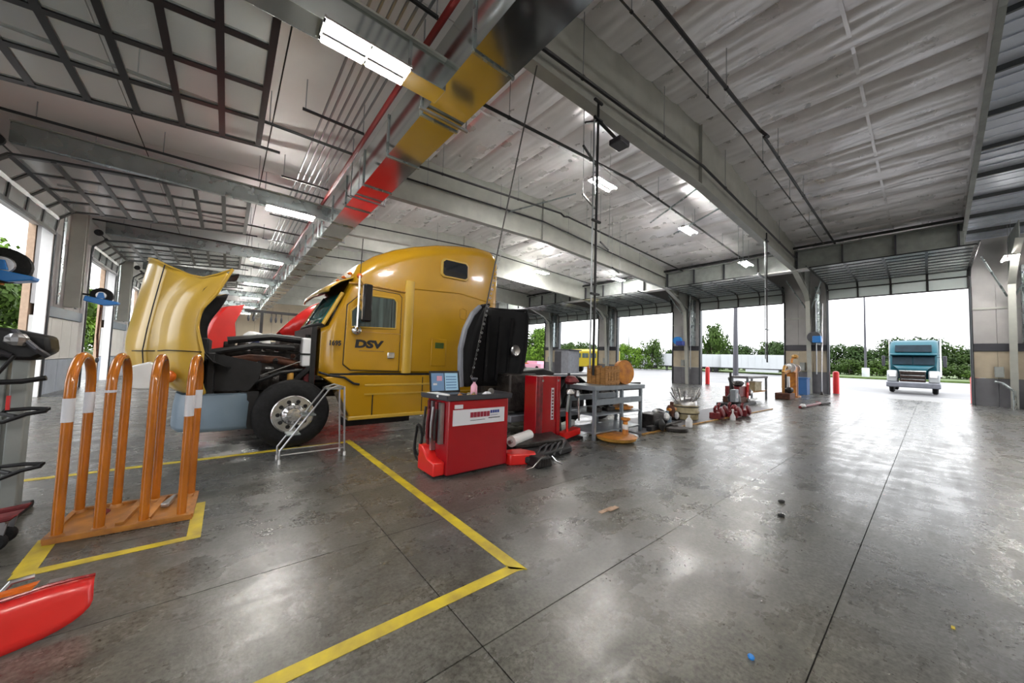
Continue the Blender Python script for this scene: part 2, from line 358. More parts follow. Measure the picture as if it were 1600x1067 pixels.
# roof ----------------------------------------------------------------
def quilt_mesh(seed, L_, Wd):
    rd = random.Random(seed); m = MB(); nu, nv = 24, 14; rows = []
    waves = [(rd.uniform(.4, 1.2), rd.uniform(-1, 1), rd.uniform(0, 6), rd.uniform(.006, .02)) for _ in range(7)]
    for j in range(nv+1):
        y = L_*j/nv; r = []
        for i in range(nu+1):
            u = i/nu; x = Wd*u; v = j/nv
            sag = -.11*(1-(2*u-1)**2)**.5
            fold = .035*max(0, 1-abs(u-.5)*9)*(.6+.4*math.sin(v*5+seed)) + .02*max(0, 1-abs(u-.25-.1*math.sin(seed))*12) - .015*max(0, 1-abs(u-.75)*12); wr = fold + sum(a*math.sin(f*x*4+g*y*2.2+p) for f, g, p, a in waves)*min(1, 6*u*(1-u)+.1)*min(1, 8*v*(1-v)+.1)
            r.append((x, y, sag + wr))
        rows.append(r)
    m.grid(rows); return m.mesh('insulation_panel', 'quilt', True)
ceiling = struct('ceiling', MB().grid([[(XE+.4, YS, roofz(XE)+.35), (XE+.4, YN, roofz(XE)+.35)], [(RIDGE, YS, 10.0), (RIDGE, YN, 10.0)], [(2.6, YS, 9.3), (2.6, YN, 9.3)]]), 'deck', 'sloping roof faced with white insulation panels', solid=.03)
BW = 1.52; SL = math.atan(.084)
qm = [quilt_mesh(s, 7.36, BW/math.cos(SL)) for s in range(6)]
qi = 0
ylines = [4.77+7.4*k for k in range(0, 8)]
def quilt(x, y, sgn, sc=1.):
    global qi; qi += 1
    inst(qm[(qi*5) % 6], 'insulation_panel', ceiling, (x, y+.02, roofz(x)), (0, SL if sgn > 0 else -SL, 0), (1, sc, 1))
for k in range(11):
    x = RIDGE + k*BW
    quilt(x, -1.03, 1, (4.77+1.03)/7.4)
    for y in ylines[:-1]: quilt(x, y, 1)
for k in range(6):
    x = RIDGE-(k+1)*BW
    for y in [4.77-7.4*2, -2.63]+ylines[:-1]: quilt(x, y, -1)
# seam battens along the slope and shiny deck bay near the camera's right
for y in [-1.03]+ylines:
    for yy in ((y,) if y < 0 else (y-3.7,)):
        pts = [(x, yy, roofz(x)-.125) for x in (2.6, RIDGE, XE)]
        m = MB(); m.bar(pts[0], pts[1], .07, .02); m.bar(pts[1], pts[2], .07, .02); m.build('seam_batten', 'quilt', ceiling)
dm = MB()
nn = 9
for k in range(9):
    x0 = 10.6 + k*2.03; x1 = x0 + 2.0
    MB().add([(x0, YS, roofz(x0)-.02), (x1, YS, roofz(x1)-.02), (x1, -1.1, roofz(x1)-.02), (x0, -1.1, roofz(x0)-.02)], [(0, 1, 2, 3)]).build('deck_panel', 'deck', ceiling, solid=.02)
    MB().bar((x0-.01, YS, roofz(x0)-.09), (x0-.01, -1.1, roofz(x0)-.09), .07, .16).build('purlin', 'track', ceiling)
    for q in range(3):
        xr = x0+.5*(q+1); MB().bar((xr, YS, roofz(xr)-.04), (xr, -1.1, roofz(xr)-.04), .03, .03).build('deck_rib', 'deck', ceiling)
# low liner ceiling over the left aisle
lc = struct('ceiling_1', MB().add([(XW, YS, 6.35), (2.9, YS, 7.0), (2.9, YN, 7.0), (XW, YN, 6.35)], [(0, 1, 2, 3)]), 'joint', 'smooth white liner ceiling over the left aisle', solid=-.1)
for i in range(-2, 8):
    for j in range(3):
        y0 = 4.77+7.4*i; x0 = XW+j*2.38+.01; x1 = x0+2.36; z = lambda x: 6.33+(x-XW)*.091
        MB().add([(x0, y0+.01, z(x0)), (x1, y0+.01, z(x1)), (x1, y0+7.39, z(x1)), (x0, y0+7.39, z(x0))], [(0, 1, 2, 3)]).build('liner_panel', 'lowceil', lc, solid=-.03)
struct('wall_inner', MB().box(2.9, 3.0, YS, YN, 7.0, 9.3), 'quilt', 'white upstand between low and high ceiling')

# frames --------------------------------------------------------------
def rafter(y, lab):
    e = thing('roof_rafter', lab, 'roof beam', (RIDGE, y, 0), 'roof rafters'); o = e.location
    top = [(x, roofz(x)-.03) for x in (27.9, RIDGE, 3.0)]; bot = [(3.0, 7.15), (RIDGE, 7.45), (24.4, 7.0), (26.6, 6.3), (27.9, 5.9)]
    if y < 0: bot = [(3.0, 7.9), (RIDGE, 9.0), (24.4, 7.75), (27.9, 7.3)]
    MB(o).prism(bot+top, 'y', y-.012, y+.012).build('web', 'beam', e)
    for i in range(len(bot)-1):
        a, b = bot[i], bot[i+1]
        MB(o).bar((a[0], y, a[1]), (b[0], y, b[1]), .26 if y > 0 else .12, .025).build('bottom_flange', 'beam' if y > 0 else 'paint_grey', e)
    if y > 0:
        for x in (RIDGE, 26.2):
            zb = 7.45 - (abs(x-RIDGE)*.0355 if x > RIDGE else abs(x-RIDGE)*.0345) if x < 24.4 else 6.45
            MB(o).box(x-.008, x+.008, y-.12, y+.12, zb, roofz(x)-.1).build('stiffener', 'beam', e)
    return e
names = ['steel roof rafter nearest the camera, shallow, beside the shiny deck', 'deep grey roof rafter nearest the camera that carries the black pipe', 'deep grey roof rafter second from the camera above the yellow truck', 'deep grey roof rafter third from the camera']
rafter(-1.07, names[0])
for i, y in enumerate(ylines[:-1]): rafter(y, names[min(i+1, 3)] if i < 3 else 'grey roof rafter in the far bays of the hall')
# left aisle cross beams
for i, y in enumerate([4.6, 12.2, 19.6, 27., 34.4, 41.8, 49.2]):
    zb = 5.42 if i == 0 else 5.75
    e = thing('cross_beam', ['shiny galvanised cross beam overhead that carries the nearest light', 'galvanised channel cross beam with the second light, left of the duct', 'galvanised cross beam third from the camera over the left aisle'][i] if i < 3 else 'galvanised cross beam in the far bays of the left aisle', 'roof beam', (-1, y, zb), 'cross beams over the left aisle' if i > 2 else None)
    o = e.location; w = .34 if i == 0 else .14
    MB(o).box(XW+.5, 2.25, y-w/2, y+w/2, zb, zb+.42).build('beam_body', 'duct' if i == 0 else 'galv', e, bevel=.008)
    MB(o).box(XW+.5, 2.25, y-w/2-.05, y+w/2+.05, zb+.42, zb+.45).build('top_flange', 'beam', e)
    for x in (-3, -1.5, 0.1, 1.7): MB(o).box(x-.02, x+.02, y-w/2-.012, y+w/2+.012, zb+.01, zb+.42).build('band', 'galv', e)
    for x in (-2.6, .6): MB(o).cyl((x, y, zb+.45), (x, y, 6.75), .012, n=6).build('hanger_rod', 'conduit', e)
# main duct
de = thing('air_duct', 'long shiny rectangular galvanised air duct hanging over the left aisle', 'duct', (2.53, 20, 5.45)); o = de.location
for i in range(28):
    y0 = -4.1+1.55*i*1.0; y1 = y0+1.545
    MB(o).box(2.22, 2.86, y0, y1, 5.47, 6.28).build('duct_section', 'duct', de)
    MB(o).box(2.195, 2.885, y1-.02, y1+.02, 5.445, 6.305).build('duct_flange', 'galv', de)
for i in range(9):
    y0 = 39.4+2*i; MB(o).box(2.3, 2.78, y0, y0+1.99, 5.55, 6.1).build('duct_section', 'galv', de)
for i in range(14):
    y = -3+4.0*i
    MB(o).box(2.1, 2.98, y-.02, y+.02, 5.405, 5.443).build('trapeze', 'conduit', de)
    for x in (2.13, 2.95): MB(o).cyl((x, y, 5.42), (x, y, 6.98), .012, n=6).build('hanger_rod', 'conduit', de)
# east header girder with strut pipe, white lower flange
he = thing('header_girder', 'long grey stiffened header girder above the right-hand doors', 'roof beam', (24.5, 20, 7.0)); o = he.location
MB(o).box(24.45, 24.49, -1.05, YN-1, 7.05, 8.05).build('web', 'paint_grey', he)
MB(o).box(24.25, 24.85, -1.05, YN-1, 6.98, 7.05).build('bottom_flange', 'white', he)
MB(o).box(24.3, 24.7, -1.05, YN-1, 8.05, 8.12).build('top_flange', 'paint_grey', he)
for i in range(33): y = -.9+1.85*i; MB(o).box(24.3, 24.45, y-.03, y+.03, 7.05, 8.05).build('stiffener', 'belt', he)
def pipe_thing(name, lab, pts, r, m='pipe', group=None, n=8, hang=None):
    p = Vector(pts[0]); e = thing(name, lab, 'pipe', p, group); MB(p).tube(pts, r, n).build('pipe_run', m, e, True)
    return e
pe = pipe_thing('sprinkler_main', 'thick black sprinkler main along the top of the header girder', [(24.1, -1.05, 8.2), (24.1, YN-2, 8.2)], .07)
for i in range(13): y = 1+4.6*i; MB(pe.location).cyl((24.1, y, 8.2), (24.1, y, roofz(24.1)-.05), .012, n=6).build('hanger_rod', 'conduit', pe)
def ridge_pipe(y, z0, z1, z2, r, lab, kink=True, x0=3.1, m='pipe'):
    pts = [(x0, y, z0), (RIDGE-.1, y, z1)] + ([(RIDGE+.0, y-.12, z1-.16), (RIDGE+.22, y-.12, z1-.12)] if kink else []) + [(RIDGE+.3, y, z1-.02), (24.0, y, z2)]
    e = pipe_thing('branch_pipe', lab, pts, r, m)
    for x in (5.5, 9, 13.5, 17, 20.5): 
        z = z0+(z1-z0)*(x-x0)/(RIDGE-x0) if x < RIDGE else z1+(z2-z1)*(x-RIDGE)/(24-RIDGE)
        MB(e.location).cyl((x, y, z), (x, y, roofz(x)-.03), .01, n=5).build('hanger_rod', 'conduit', e)
        MB(e.location).lathe((x-.03, y, z), (1, 0, 0), [(r+.012, 0), (r+.012, .05)], 8).build('pipe_clamp', 'pipe', e)
    return e
ridge_pipe(3.03, 7.95, 8.43, 8.05, .042, 'black sprinkler branch pipe with elbow at the ridge, rightmost overhead')
ridge_pipe(3.45, 8.0, 8.45, 8.1, .02, 'thin dark conduit beside the rightmost sprinkler branch', False, m='cable')
ridge_pipe(4.58, 7.38, 8.0, 7.5, .042, 'black pipe running along the face of the nearest deep rafter', False)
ridge_pipe(7.09, 7.85, 8.46, 8.0, .042, 'black sprinkler branch pipe with elbow over the middle of the hall')
ridge_pipe(10.8, 7.8, 8.37, 8.0, .042, 'black sprinkler branch pipe with elbow behind the roof vent')
ridge_pipe(12.0, 7.9, 8.35, 7.7, .035, 'dark pipe along the second deep rafter', False)
ridge_pipe(18.0, 7.9, 8.4, 8.0, .035, 'dark sprinkler branch pipe in the third roof bay')
ridge_pipe(25.5, 7.9, 8.4, 8.0, .035, 'dark sprinkler branch pipe in the fourth roof bay')
ridge_pipe(33., 7.9, 8.4, 8.0, .035, 'dark sprinkler branch pipe in the fifth roof bay')
for y, lab in ((8.3, 'thin black pipe under the left liner ceiling above the first raised door'), (11.3, 'black pipe under the left ceiling just before the channel beam'), (15.6, 'black pipe under the left ceiling beyond the channel beam'), (18.9, 'dark pipe under the left ceiling before the third cross beam'), (23.2, 'dark pipe under the left ceiling in the third bay'), (30.5, 'dark pipe under the left ceiling in the fourth bay')):
    e = pipe_thing('branch_pipe', lab, [(XW+.3, y, 6.05), (1.95, y, 6.09)], .03)
    for x in (-3.2, -1.4, .4): MB(e.location).cyl((x, y, 6.05), (x, y, 6.4+(x-XW)*.088), .01, n=5).build('hanger_rod', 'conduit', e)
for i in range(6):
    x = 1.22+.13*i
    pipe_thing('conduit', 'zinc conduit in the bundle beside the air duct', [(x, -4, 6.3), (x, YN-3, 6.3)], .022, 'conduit', 'conduit bundle left of the duct', 6)
pipe_thing('sprinkler_riser', 'red sprinkler pipe running beside the air duct', [(2.05, -4, 6.22), (2.05, YN-3, 6.22)], .05, 'red_pipe')
for i in range(11):
    y = -2.4+3.3*i; e = thing('pipe_support', 'slotted strut trapeze carrying the conduit bundle', 'pipe support', (1.5, y, 6.2), 'conduit trapezes')
    MB(e.location).box(.85, 1.97, y-.02, y+.02, 6.15, 6.19).build('strut', 'pipe', e)
    for x in (.9, 1.95): MB(e.location).cyl((x, y, 6.15), (x, y, 6.8), .01, n=5).build('hanger_rod', 'conduit', e)
# roof vent, brackets
e = thing('roof_vent', 'dark square vent grille in the white roof', 'vent', (9.6, 13.05, 9.25)); MB(e.location).box(9.1, 10.0, 12.7, 13.5, 9.16, 9.3).build('frame', 'paint_grey', e)
for i in range(8): MB(e.location).box(9.13+.11*i, 9.19+.11*i, 12.74, 13.46, 9.12, 9.17).build('slat', 'belt', e)

# columns, east
for i, y in enumerate([-2.45]+[4.76+7.43*k for k in range(8)]):
    lab = ['tapered grey steel column at the right end of the wide door', 'tapered grey steel column between the wide door and the next door', 'tapered steel column with the blue air reel, second from the right', 'tapered steel column third from the right', 'tapered steel column fourth from the right'][i] if i < 5 else 'tapered steel column in the far part of the right-hand wall'
    e = thing('steel_column', lab, 'column', (27.8, y, 0), 'far right-hand columns' if i >= 5 else None); o = e.location
    MB(o).prism([(27.95, 0), (28.3, 0), (28.3, 8.0), (24.9, 7.95), (24.9, 7.2), (26.2, 6.7), (27.5, 5.7)], 'y', y-.012, y+.012).build('web', 'paint_grey', e)
    MB(o).bar((27.95, y, 0), (27.5, y, 5.7), .22, .03, (1, 0, 0)).build('inner_flange', 'beam', e)
    MB(o).bar((27.5, y, 5.7), (26.2, y, 6.7), .22, .03).build('haunch_flange', 'beam', e)
    MB(o).bar((26.2, y, 6.7), (24.9, y, 7.2), .22, .03).build('haunch_flange', 'beam', e)
    for s in (-1, 1):
        MB(o).bar((27.9, y+s*.1, 5.2), (26.6, y+s*.85, 6.95), .05, .05).build('knee_brace', 'galv', e)
    MB(o).cyl((27.75, y-.35, 1.2), (27.75, y-.35, 6.4), .03, n=6).build('conduit', 'conduit', e)
    MB(o).box(27.85, 28.35, y-.5, y-.3, 3.0, 6.6).build('duct_riser', 'galv', e)
    MB(o).box(28.0, 28.3, y+.25, y+.5, 1.4, 1.9).build('junction_box', 'paint_grey', e, bevel=.01)
# columns, west
for i, y in enumerate([11.0, 18.3, 25.6, 33.0, 40.4, 47.8]):
    lab = ['grey steel column on the left wall nearest the camera', 'grey steel column on the left wall with white posts either side', 'grey steel column on the left wall behind the raised yellow hood'][i] if i < 3 else 'grey steel column in the far part of the left-hand wall'
    e = thing('steel_column', lab, 'column', (XW+.25, y, 0), 'far left-hand columns' if i >= 3 else None); o = e.location
    for dy in (-.13, .13): MB(o).box(XW+.01, XW+.35, y+dy-.015, y+dy+.015, 2.8, 6.4).build('flange', 'beam', e)
    MB(o).box(XW+.16, XW+.18, y-.12, y+.12, 2.8, 6.4).build('web', 'beam', e)
    for dy in (-.9, .8): MB(o).cyl((XW+.08, y+dy, 2.8), (XW+.08, y+dy, 6.2), .04, n=6).build('downpipe', 'galv', e)

# ------------------------------------------------------------------ raised sectional doors (setting)
def rotY_mesh(L_, H, ncol, barw):
    """one glazed section lying in the local x(height)-y(width) plane: returns meshes of rail, stile, pane"""
    return None
def raised_door(num, lab, y0, y1, path, ncol, thick=.05, barw=.07, wall_x=0, inward=1):
    """path: list of (x,z) hinge points, one section between consecutive points"""
    root = None; first = True; wd = y1-y0
    rail = MB().box(-barw/2, barw/2, 0, wd, -thick/2, thick/2).mesh('rail', 'frame_dark')
    tr = MB()
    for yy in (y0-.06, y1+.06):
        pts = [(x+0.0, yy, z) for x, z in path] + [(path[-1][0]+.4*inward, yy, path[-1][1]+.01)]
        tr.tube([(path[0][0], yy, 0)]+pts, .03, 6)
    root = struct('door_%d' % num, tr, 'track', lab)
    hts = {}
    for k, (x, z) in enumerate(path):
        a = path[max(0, k-1)]; b = path[min(len(path)-1, k+1)]; ang = math.atan2(b[1]-a[1], b[0]-a[0])
        inst(rail, 'rail', root, (x, y0, z), (0, -ang, 0))
    for k in range(len(path)-1):
        (xa, za), (xb, zb) = path[k], path[k+1]; L_ = math.hypot(xb-xa, zb-za); ang = math.atan2(zb-za, xb-xa); key = round(L_, 2)
        if key not in hts:
            hts[key] = (MB().box(barw/2, key-barw/2, -barw*.6, barw*.6, -thick/2, thick/2).mesh('stile', 'frame_dark'),
                        MB().box(barw/2, key-barw/2, barw*.6, wd/ncol-barw*.6, -.006, .006).mesh('pane', 'pane'))
        st, pn = hts[key]
        for c in range(ncol+1): inst(st, 'stile', root, (xa, y0+wd*c/ncol, za), (0, -ang, 0))
        for c in range(ncol): inst(pn, 'pane', root, (xa, y0+wd*c/ncol, za), (0, -ang, 0))
    # spring shaft and drum above opening
    xs_ = path[0][0]+.12*inward; zs = path[0][1]+1.0
    MB().cyl((xs_, y0-.1, zs), (xs_, y1+.1, zs), .018, n=8).build('spring_shaft', 'track', root)
    for yy in (y0+.0, y1-.0): MB().lathe((xs_, yy-.05, zs), (0, 1, 0), [(.06, 0), (.12, .01), (.12, .08), (.06, .1)], 14).build('cable_drum', 'track', root)
    MB().cyl((xs_, (y0+y1)/2-.9, zs), (xs_, (y0+y1)/2+.9, zs), .05, n=10).build('torsion_spring', 'track', root)
    return root
dn = 0
elab = ['wide raised glazed door at the far right above the open bay with the teal truck outside', 'raised glazed door second from the right', 'raised glazed door third from the right', 'raised glazed door fourth from the right', 'raised glazed door fifth from the right']
for i, (a, b) in enumerate(E_OP[1:7]):
    dn += 1; p = [(XE-.12, 5.78), (XE-.12, 6.38), (XE-.42, 6.68)] + [(XE-.42-.6*k, 6.70+.012*k) for k in range(1, 9)]
    raised_door(dn, elab[i] if i < 5 else 'raised glazed door sixth from the right', a+.05, b-.05, p, 4 if i == 0 else 4, inward=-1)
wlab = ['large raised glazed door overhead at the top left', 'raised glazed door above the green view on the left', 'raised glazed door above the yellow hood', 'raised glazed door further down the left wall']
for i, (a, b) in enumerate(W_OP[2:6]):
    dn += 1; p = [(XW+.12, 4.85), (XW+.15, 5.3), (XW+.42, 5.58)] + [(XW+.42+.585*k, 5.60+.052*k) for k in range(1, 8)]
    raised_door(dn, wlab[i], a, b, p, 4, barw=.095, inward=1)

# ------------------------------------------------------------------ lights
def light_fixture(loc, lab, group=None, n=2, L_=1.25, W_=.40, drop=.5, wide=False):
    e = thing('ceiling_light', lab, 'light', loc, group); x, y, z = loc
    MB(loc).box(x-L_/2, x+L_/2, y-.05, y+.05, z+.03, z+.09).build('housing', 'fixture', e)
    for s in (-1, 1):
        yy = y + s*(W_/2-.04)
        MB(loc).box(x-L_/2, x+L_/2, yy-.035, yy+.035, z+.02, z+.05).build('lamp_holder', 'fixture', e)
        for h in ((-1, 1) if wide else (0,)):
            xa, xb = (x-L_/2+.02, x+L_/2-.02) if not h else ((x-L_/2+.02, x-.02) if h < 0 else (x+.02, x+L_/2-.02))
            MB(loc).box(xa, xb, yy-.024, yy+.024, z-.02, z+.015).build('tube', 'tube' if x < 3 else 'tube_hall', e, bevel=.012)
    for xx in (x-L_/2, x, x+L_/2-.02): MB(loc).box(xx, xx+.02, y-W_/2, y+W_/2, z+.02, z+.06).build('cross_bar', 'fixture', e)
    if drop:
        for xx in (x-L_*.35, x+L_*.35): MB(loc).cyl((xx, y, z+.07), (xx, y, z+.07+drop), .006, n=4).build('hanger', 'conduit', e)
    return e
light_fixture((1.17, 4.5, 5.35), 'nearest ceiling light, two pairs of bright tubes under the shiny cross beam', n=4, L_=1.05, W_=.36, drop=0, wide=True)
light_fixture((1.25, 12.1, 5.68), 'bright tube light under the galvanised channel beam left of the duct', drop=0)
light_fixture((1.2, 19.5, 5.68), 'tube light third from the camera left of the duct', drop=0)
for y in (26.9, 34.3, 41.7, 49.1): light_fixture((1.2, y, 5.68), 'distant tube light left of the duct', 'distant lights left of the duct', drop=0)
for y in (27.2, 34.6, 42., 48.4): light_fixture((-1.6, y, 6.0), 'tube light over the left aisle', 'lights over the left aisle', drop=.3)
light_fixture((10.25, 7.5, 8.02), 'twin tube light over the middle of the hall, nearest of its row', drop=1.3)
light_fixture((16.9, 7.35, 8.02), 'twin tube light second in the row over the middle of the hall', drop=1.)
light_fixture((21.9, 6.4, 7.2), 'small twin tube light just inside the header girder near the wide column', drop=1.4)
light_fixture((17.5, 18.1, 7.95), 'tube light seen above the rear of the yellow truck', drop=1.1)
light_fixture((26.0, -2.3, 6.6), 'light at the right edge of the picture beside the end wall', drop=1.5)
for x in (9.5, 17.5, 23.0):
    for y in (28.5, 36, 43, 50): light_fixture((x, y, 8.0), 'distant twin tube light in the far roof bays', 'distant lights in the far roof bays', drop=.9)
for x, y in ((8, 13.9), (16, 13.9), (8, 21.2), (16, 21.2)): light_fixture((x, y, 8.55), 'added unseen twin tube light high behind a deep rafter', 'added unseen lights behind the deep rafters', drop=.4)  # added lamps, hidden by the rafter webs, to brighten the dark bays
light_fixture((23., 15.2, 7.9), 'twin tube light inside the header girder above the third door', drop=.7)
for x in (6., 14, 21): light_fixture((x, -7.5, 8.0), 'twin tube light behind the camera', 'lights behind the camera', drop=.9)
light_fixture((1.2, -3., 5.68), 'tube light over the aisle behind the camera', drop=0)

# ------------------------------------------------------------------ hanging drops
e = thing('service_drop', 'black vertical service pipe hanging from the nearest deep rafter to the workbench', 'pipe', (6.1, 4.62, 7.35)); o = e.location
MB(o).tube([(6.1, 4.62, 7.35), (6.1, 4.62, 1.25)], .028, 8).build('pipe_run', 'pipe', e, True)
MB(o).tube([(5.96, 4.62, 6.95), (5.98, 4.62, 1.4)], .018, 8).build('conduit', 'conduit', e, True)
for z in (7.3, 6.9, 4.6, 3.): MB(o).box(5.9, 6.18, 4.55, 4.6, z-.02, z+.02).build('bracket', 'pipe', e)
MB(o).bar((6.1, 4.6, 6.9), (6.75, 4.5, 6.65), .05, .05).build('arm', 'pipe', e); MB(o).bar((6.1, 4.6, 6.9), (5.75, 4.7, 6.75), .04, .04).build('arm', 'pipe', e)
MB(o).box(6.55, 6.95, 4.35, 4.65, 6.55, 6.68).build('hose_box', 'belt', e, bevel=.02)
e = thing('service_drop', 'pair of thin service pipes hanging in front of the second door from the right', 'pipe', (18.5, 4.6, 7.6)); o = e.location
MB(o).tube([(18.5, 4.6, 7.6), (18.5, 4.6, 1.75)], .03, 8).build('pipe_run', 'pipe', e, True)
MB(o).tube([(18.25, 4.6, 7.3), (18.25, 4.6, 1.9)], .02, 8).build('conduit', 'conduit', e, True)
for z in (7.2, 5, 3.2): MB(o).box(18.15, 18.6, 4.53, 4.58, z-.02, z+.02).build('bracket', 'pipe', e)
e = thing('lifting_cable', 'dark slanting lifting rope from the rafter to the raised black hood', 'rope', (4.25, 4.7, 7.2)); o = e.location
ca = [Vector((4.28, 4.7, 7.2)).lerp(Vector((3.52, 5.42, 1.2)), t/24) for t in range(25)]
MB(o).tube(ca, .013, 6).build('rope', 'cable', e, True); ch = MB(o)
for k in range(34):
    p = Vector((3.92, 5.05, 3.9)).lerp(Vector((3.52, 5.42, 1.2)), k/33); ch.lathe(p, (0, 1, 0) if k % 2 else (1, .0, 0), [(.016, -.004), (.026, 0), (.016, .004)], 8, True)
tag(ch.build('chain_links', 'steel', e), kind='stuff')
for k, (x, y, z1) in enumerate(((9.6, 7.6, 7.2), (13.2, 9.5, 6.9), (15.6, 10.5, 6.4), (20.4, 6.2, 7.0), (8.0, 6.3, 7.6))):
    e = thing('heater_bracket', ['short dark strut bracket hanging over the middle of the hall', 'dark angled strut hanging right of the nearest twin light', 'dark strut bracket hanging before the header girder', 'short strut hanging near the small twin light', 'strut bracket hanging just right of the long drop pipe'][k], 'bracket', (x, y, z1)); o = e.location
    for s in (-.35, .35): MB(o).cyl((x+s, y, z1), (x+s, y, roofz(x)-.05), .01, n=5).build('hanger_rod', 'conduit', e)
    MB(o).bar((x-.6, y-.2, z1), (x+.6, y+.2, z1), .05, .05).build('strut', 'pipe', e)
# fixed exhaust reel rails seen as criss-cross braces
for k, (a, b, lab) in enumerate((((13.0, 4.9, 8.2), (14.9, 8.2, 8.1), 'thin grey roof brace crossing from the nearest rafter, left one'), ((15.2, 4.9, 8.1), (16.8, 8., 8.0), 'thin grey roof brace crossing from the nearest rafter, right one'), ((9.5, 12.1, 8.2), (11.0, 9.4, 8.6), 'thin grey roof brace before the second rafter'))):
    e = thing('roof_brace', lab, 'brace', a); MB(a).bar(a, b, .05, .05).build('rod', 'galv', e)

# ------------------------------------------------------------------ the yellow tractor truck
TX, TY = 0.87, 6.62      # front wheel centre, near side plane
tk = thing('semi_truck', 'yellow tractor truck with a tall sleeper cab and its hood tipped forward', 'truck', (TX, 7.8, 0)); T = tk.location
YC = 7.83
def section(x, hw, zb, zt, rt, rb=.06, n=7):
    pts = []
    for cy, cz, a0, r in ((hw-rt, zt-rt, 0, rt),):
        for k in range(n): a = PI/2*k/(n-1); pts.append((cy+r*math.cos(a), cz+r*math.sin(a)))
    crown = [(y, z) for y, z in pts]
    top = [(y, z + .10*(1-(y/hw)**2)*(1 if zt > 2.2 else .3)) for y, z in crown]
    half = [(hw-rb, zb), (hw, zb+rb)] + [(hw, zb+(zt-rt-zb)*q) for q in (.35, .7)] + top
    full = half + [(-y, z) for y, z in reversed(half)]
    return [(x, YC+y, z) for y, z in full]
st = [(1.25, 1.06, 1.15, 1.98, .10), (1.36, 1.16, 1.13, 2.03, .10), (1.50, 1.18, 1.13, 2.36, .12), (1.60, 1.19, 1.13, 2.60, .14), (1.68, 1.20, 1.14, 2.90, .20), (1.80, 1.205, 1.16, 3.18, .28),
      (2.1, 1.21, 1.18, 3.42, .30), (2.5, 1.21, 1.18, 3.64, .30), (2.9, 1.21, 1.18, 3.80, .28), (3.4, 1.21, 1.18, 3.95, .26), (3.9, 1.21, 1.18, 4.05, .24), (4.4, 1.21, 1.18, 4.12, .22), (4.75, 1.21, 1.18, 4.12, .22), (4.87, 1.20, 1.2, 4.07, .22), (4.95, 1.16, 1.25, 3.95, .2)]
rows = [section(*s_) for s_ in st]; sh = MB(T)
for r in rows: r.append(r[0])
sh.grid(rows); n_ = len(rows[0])-1
sh.add(rows[0][:n_], [tuple(range(n_))]); sh.add(rows[-1][:n_], [tuple(range(n_))[::-1]])
cabs = sh.build('cab_shell', 'truck_yellow', tk, True)
NY = YC-1.21
# aerodynamic brow moulding & belt lines
MB(T).tube([(1.62, NY-.005, 2.82), (1.9, NY-.012, 2.83), (2.70, NY-.012, 2.80)], .018, 6).build('drip_rail', 'ochre', tk, True)
MB(T).tube([(2.84, NY-.01, 2.90), (3.9, NY-.01, 2.96), (4.9, NY-.01, 2.84)], .006, 6).build('body_seam', 'truck_yellow', tk, True)
# side extender moulding between cab and sleeper
mm = MB(T); prof = [(2.66, NY+.01), (2.67, NY-.03), (2.71, NY-.055), (2.78, NY-.055), (2.84, NY-.03), (2.86, NY+.01)]
mm.prism([(x, y) for x, y in prof], 'z', 1.2, 3.04); mm.build('gap_fairing', 'hood_yellow', tk, True)
# door
dr = MB(T).prism([(1.60, 1.36), (1.72, 1.26), (2.60, 1.24), (2.60, 2.68), (2.55, 2.74), (1.95, 2.76), (1.62, 2.42)], 'y', NY-.018, NY+.02).build('door', 'truck_yellow', tk, bevel=.012)
MB(T).prism([(1.588, 1.353), (1.715, 1.247), (2.612, 1.227), (2.612, 2.69), (2.555, 2.753), (1.945, 2.773), (1.607, 2.427)], 'y', NY-.004, NY+.01).build('door_gap', 'black', tk)
MB(T).prism([(1.70, 2.03), (2.50, 2.06), (2.50, 2.58), (2.44, 2.64), (1.98, 2.64), (1.68, 2.32)], 'y', NY-.026, NY-.010).build('side_window', 'side_glass', dr)
fr = MB(T); wpts = [(1.70, 2.03), (2.50, 2.06), (2.50, 2.58), (2.44, 2.64), (1.98, 2.64), (1.68, 2.32)]
fr.tube([(x, NY-.022, z) for x, z in wpts], .017, 6, closed=True); fr.build('window_frame', 'hood_yellow', dr, True)
MB(T).box(2.40, 2.42, NY-.03, NY-.02, 2.05, 2.63).build('window_divider', 'black', dr)
MB(T).box(2.36, 2.50, NY-.05, NY-.015, 1.48, 1.60).build('door_handle', 'chrome', dr, bevel=.015)
MB(T).box(1.72, 2.6, NY-.024, NY-.016, 1.955, 1.965).build('crease', 'ochre', dr)
text('lettering', 'DSV', 'ink', tk, T, .19, (1.77, NY-.021, 1.67), (1.38, 0, 0), (.12, 0, 1), bold=.011, spacing=1.02)
MB(T).box(1.85, 2.30, NY-.0205, NY-.017, 1.605, 1.613).build('pinstripe', 'ink', tk)
text('fleet_number', '1695', 'ink', tk, T, .115, (1.345, NY-.016, 1.69), (.88, 0, 0), (0, 0, 1), bold=.006)
# windscreen, pillars
ws = MB(T); rr = []
for k in range(9):
    t = k/8; yy = YC-1.10+2.2*t; bow = .10*(1-(2*t-1)**2)
    rr.append([(1.265-bow+(.30*v), yy*(1-.05*v)+YC*.05*v, 2.05+.60*v) for v in (0, .33, .66, 1)])
ws.grid(rr); ws.build('windscreen', 'teal_glass', tk, True, solid=.012)
for s in (0, 8):
    MB(T).tube([Vector(p)+Vector((.0, 0, 0)) for p in rr[s]], .035, 8).build('windscreen_pillar', 'hood_yellow', tk, True)
MB(T).tube([rr[k][0] for k in range(9)], .03, 8).build('cowl_strip', 'black', tk, True)
MB(T).bar(rr[4][0], rr[4][3], .02, .03).build('centre_strip', 'black', tk)
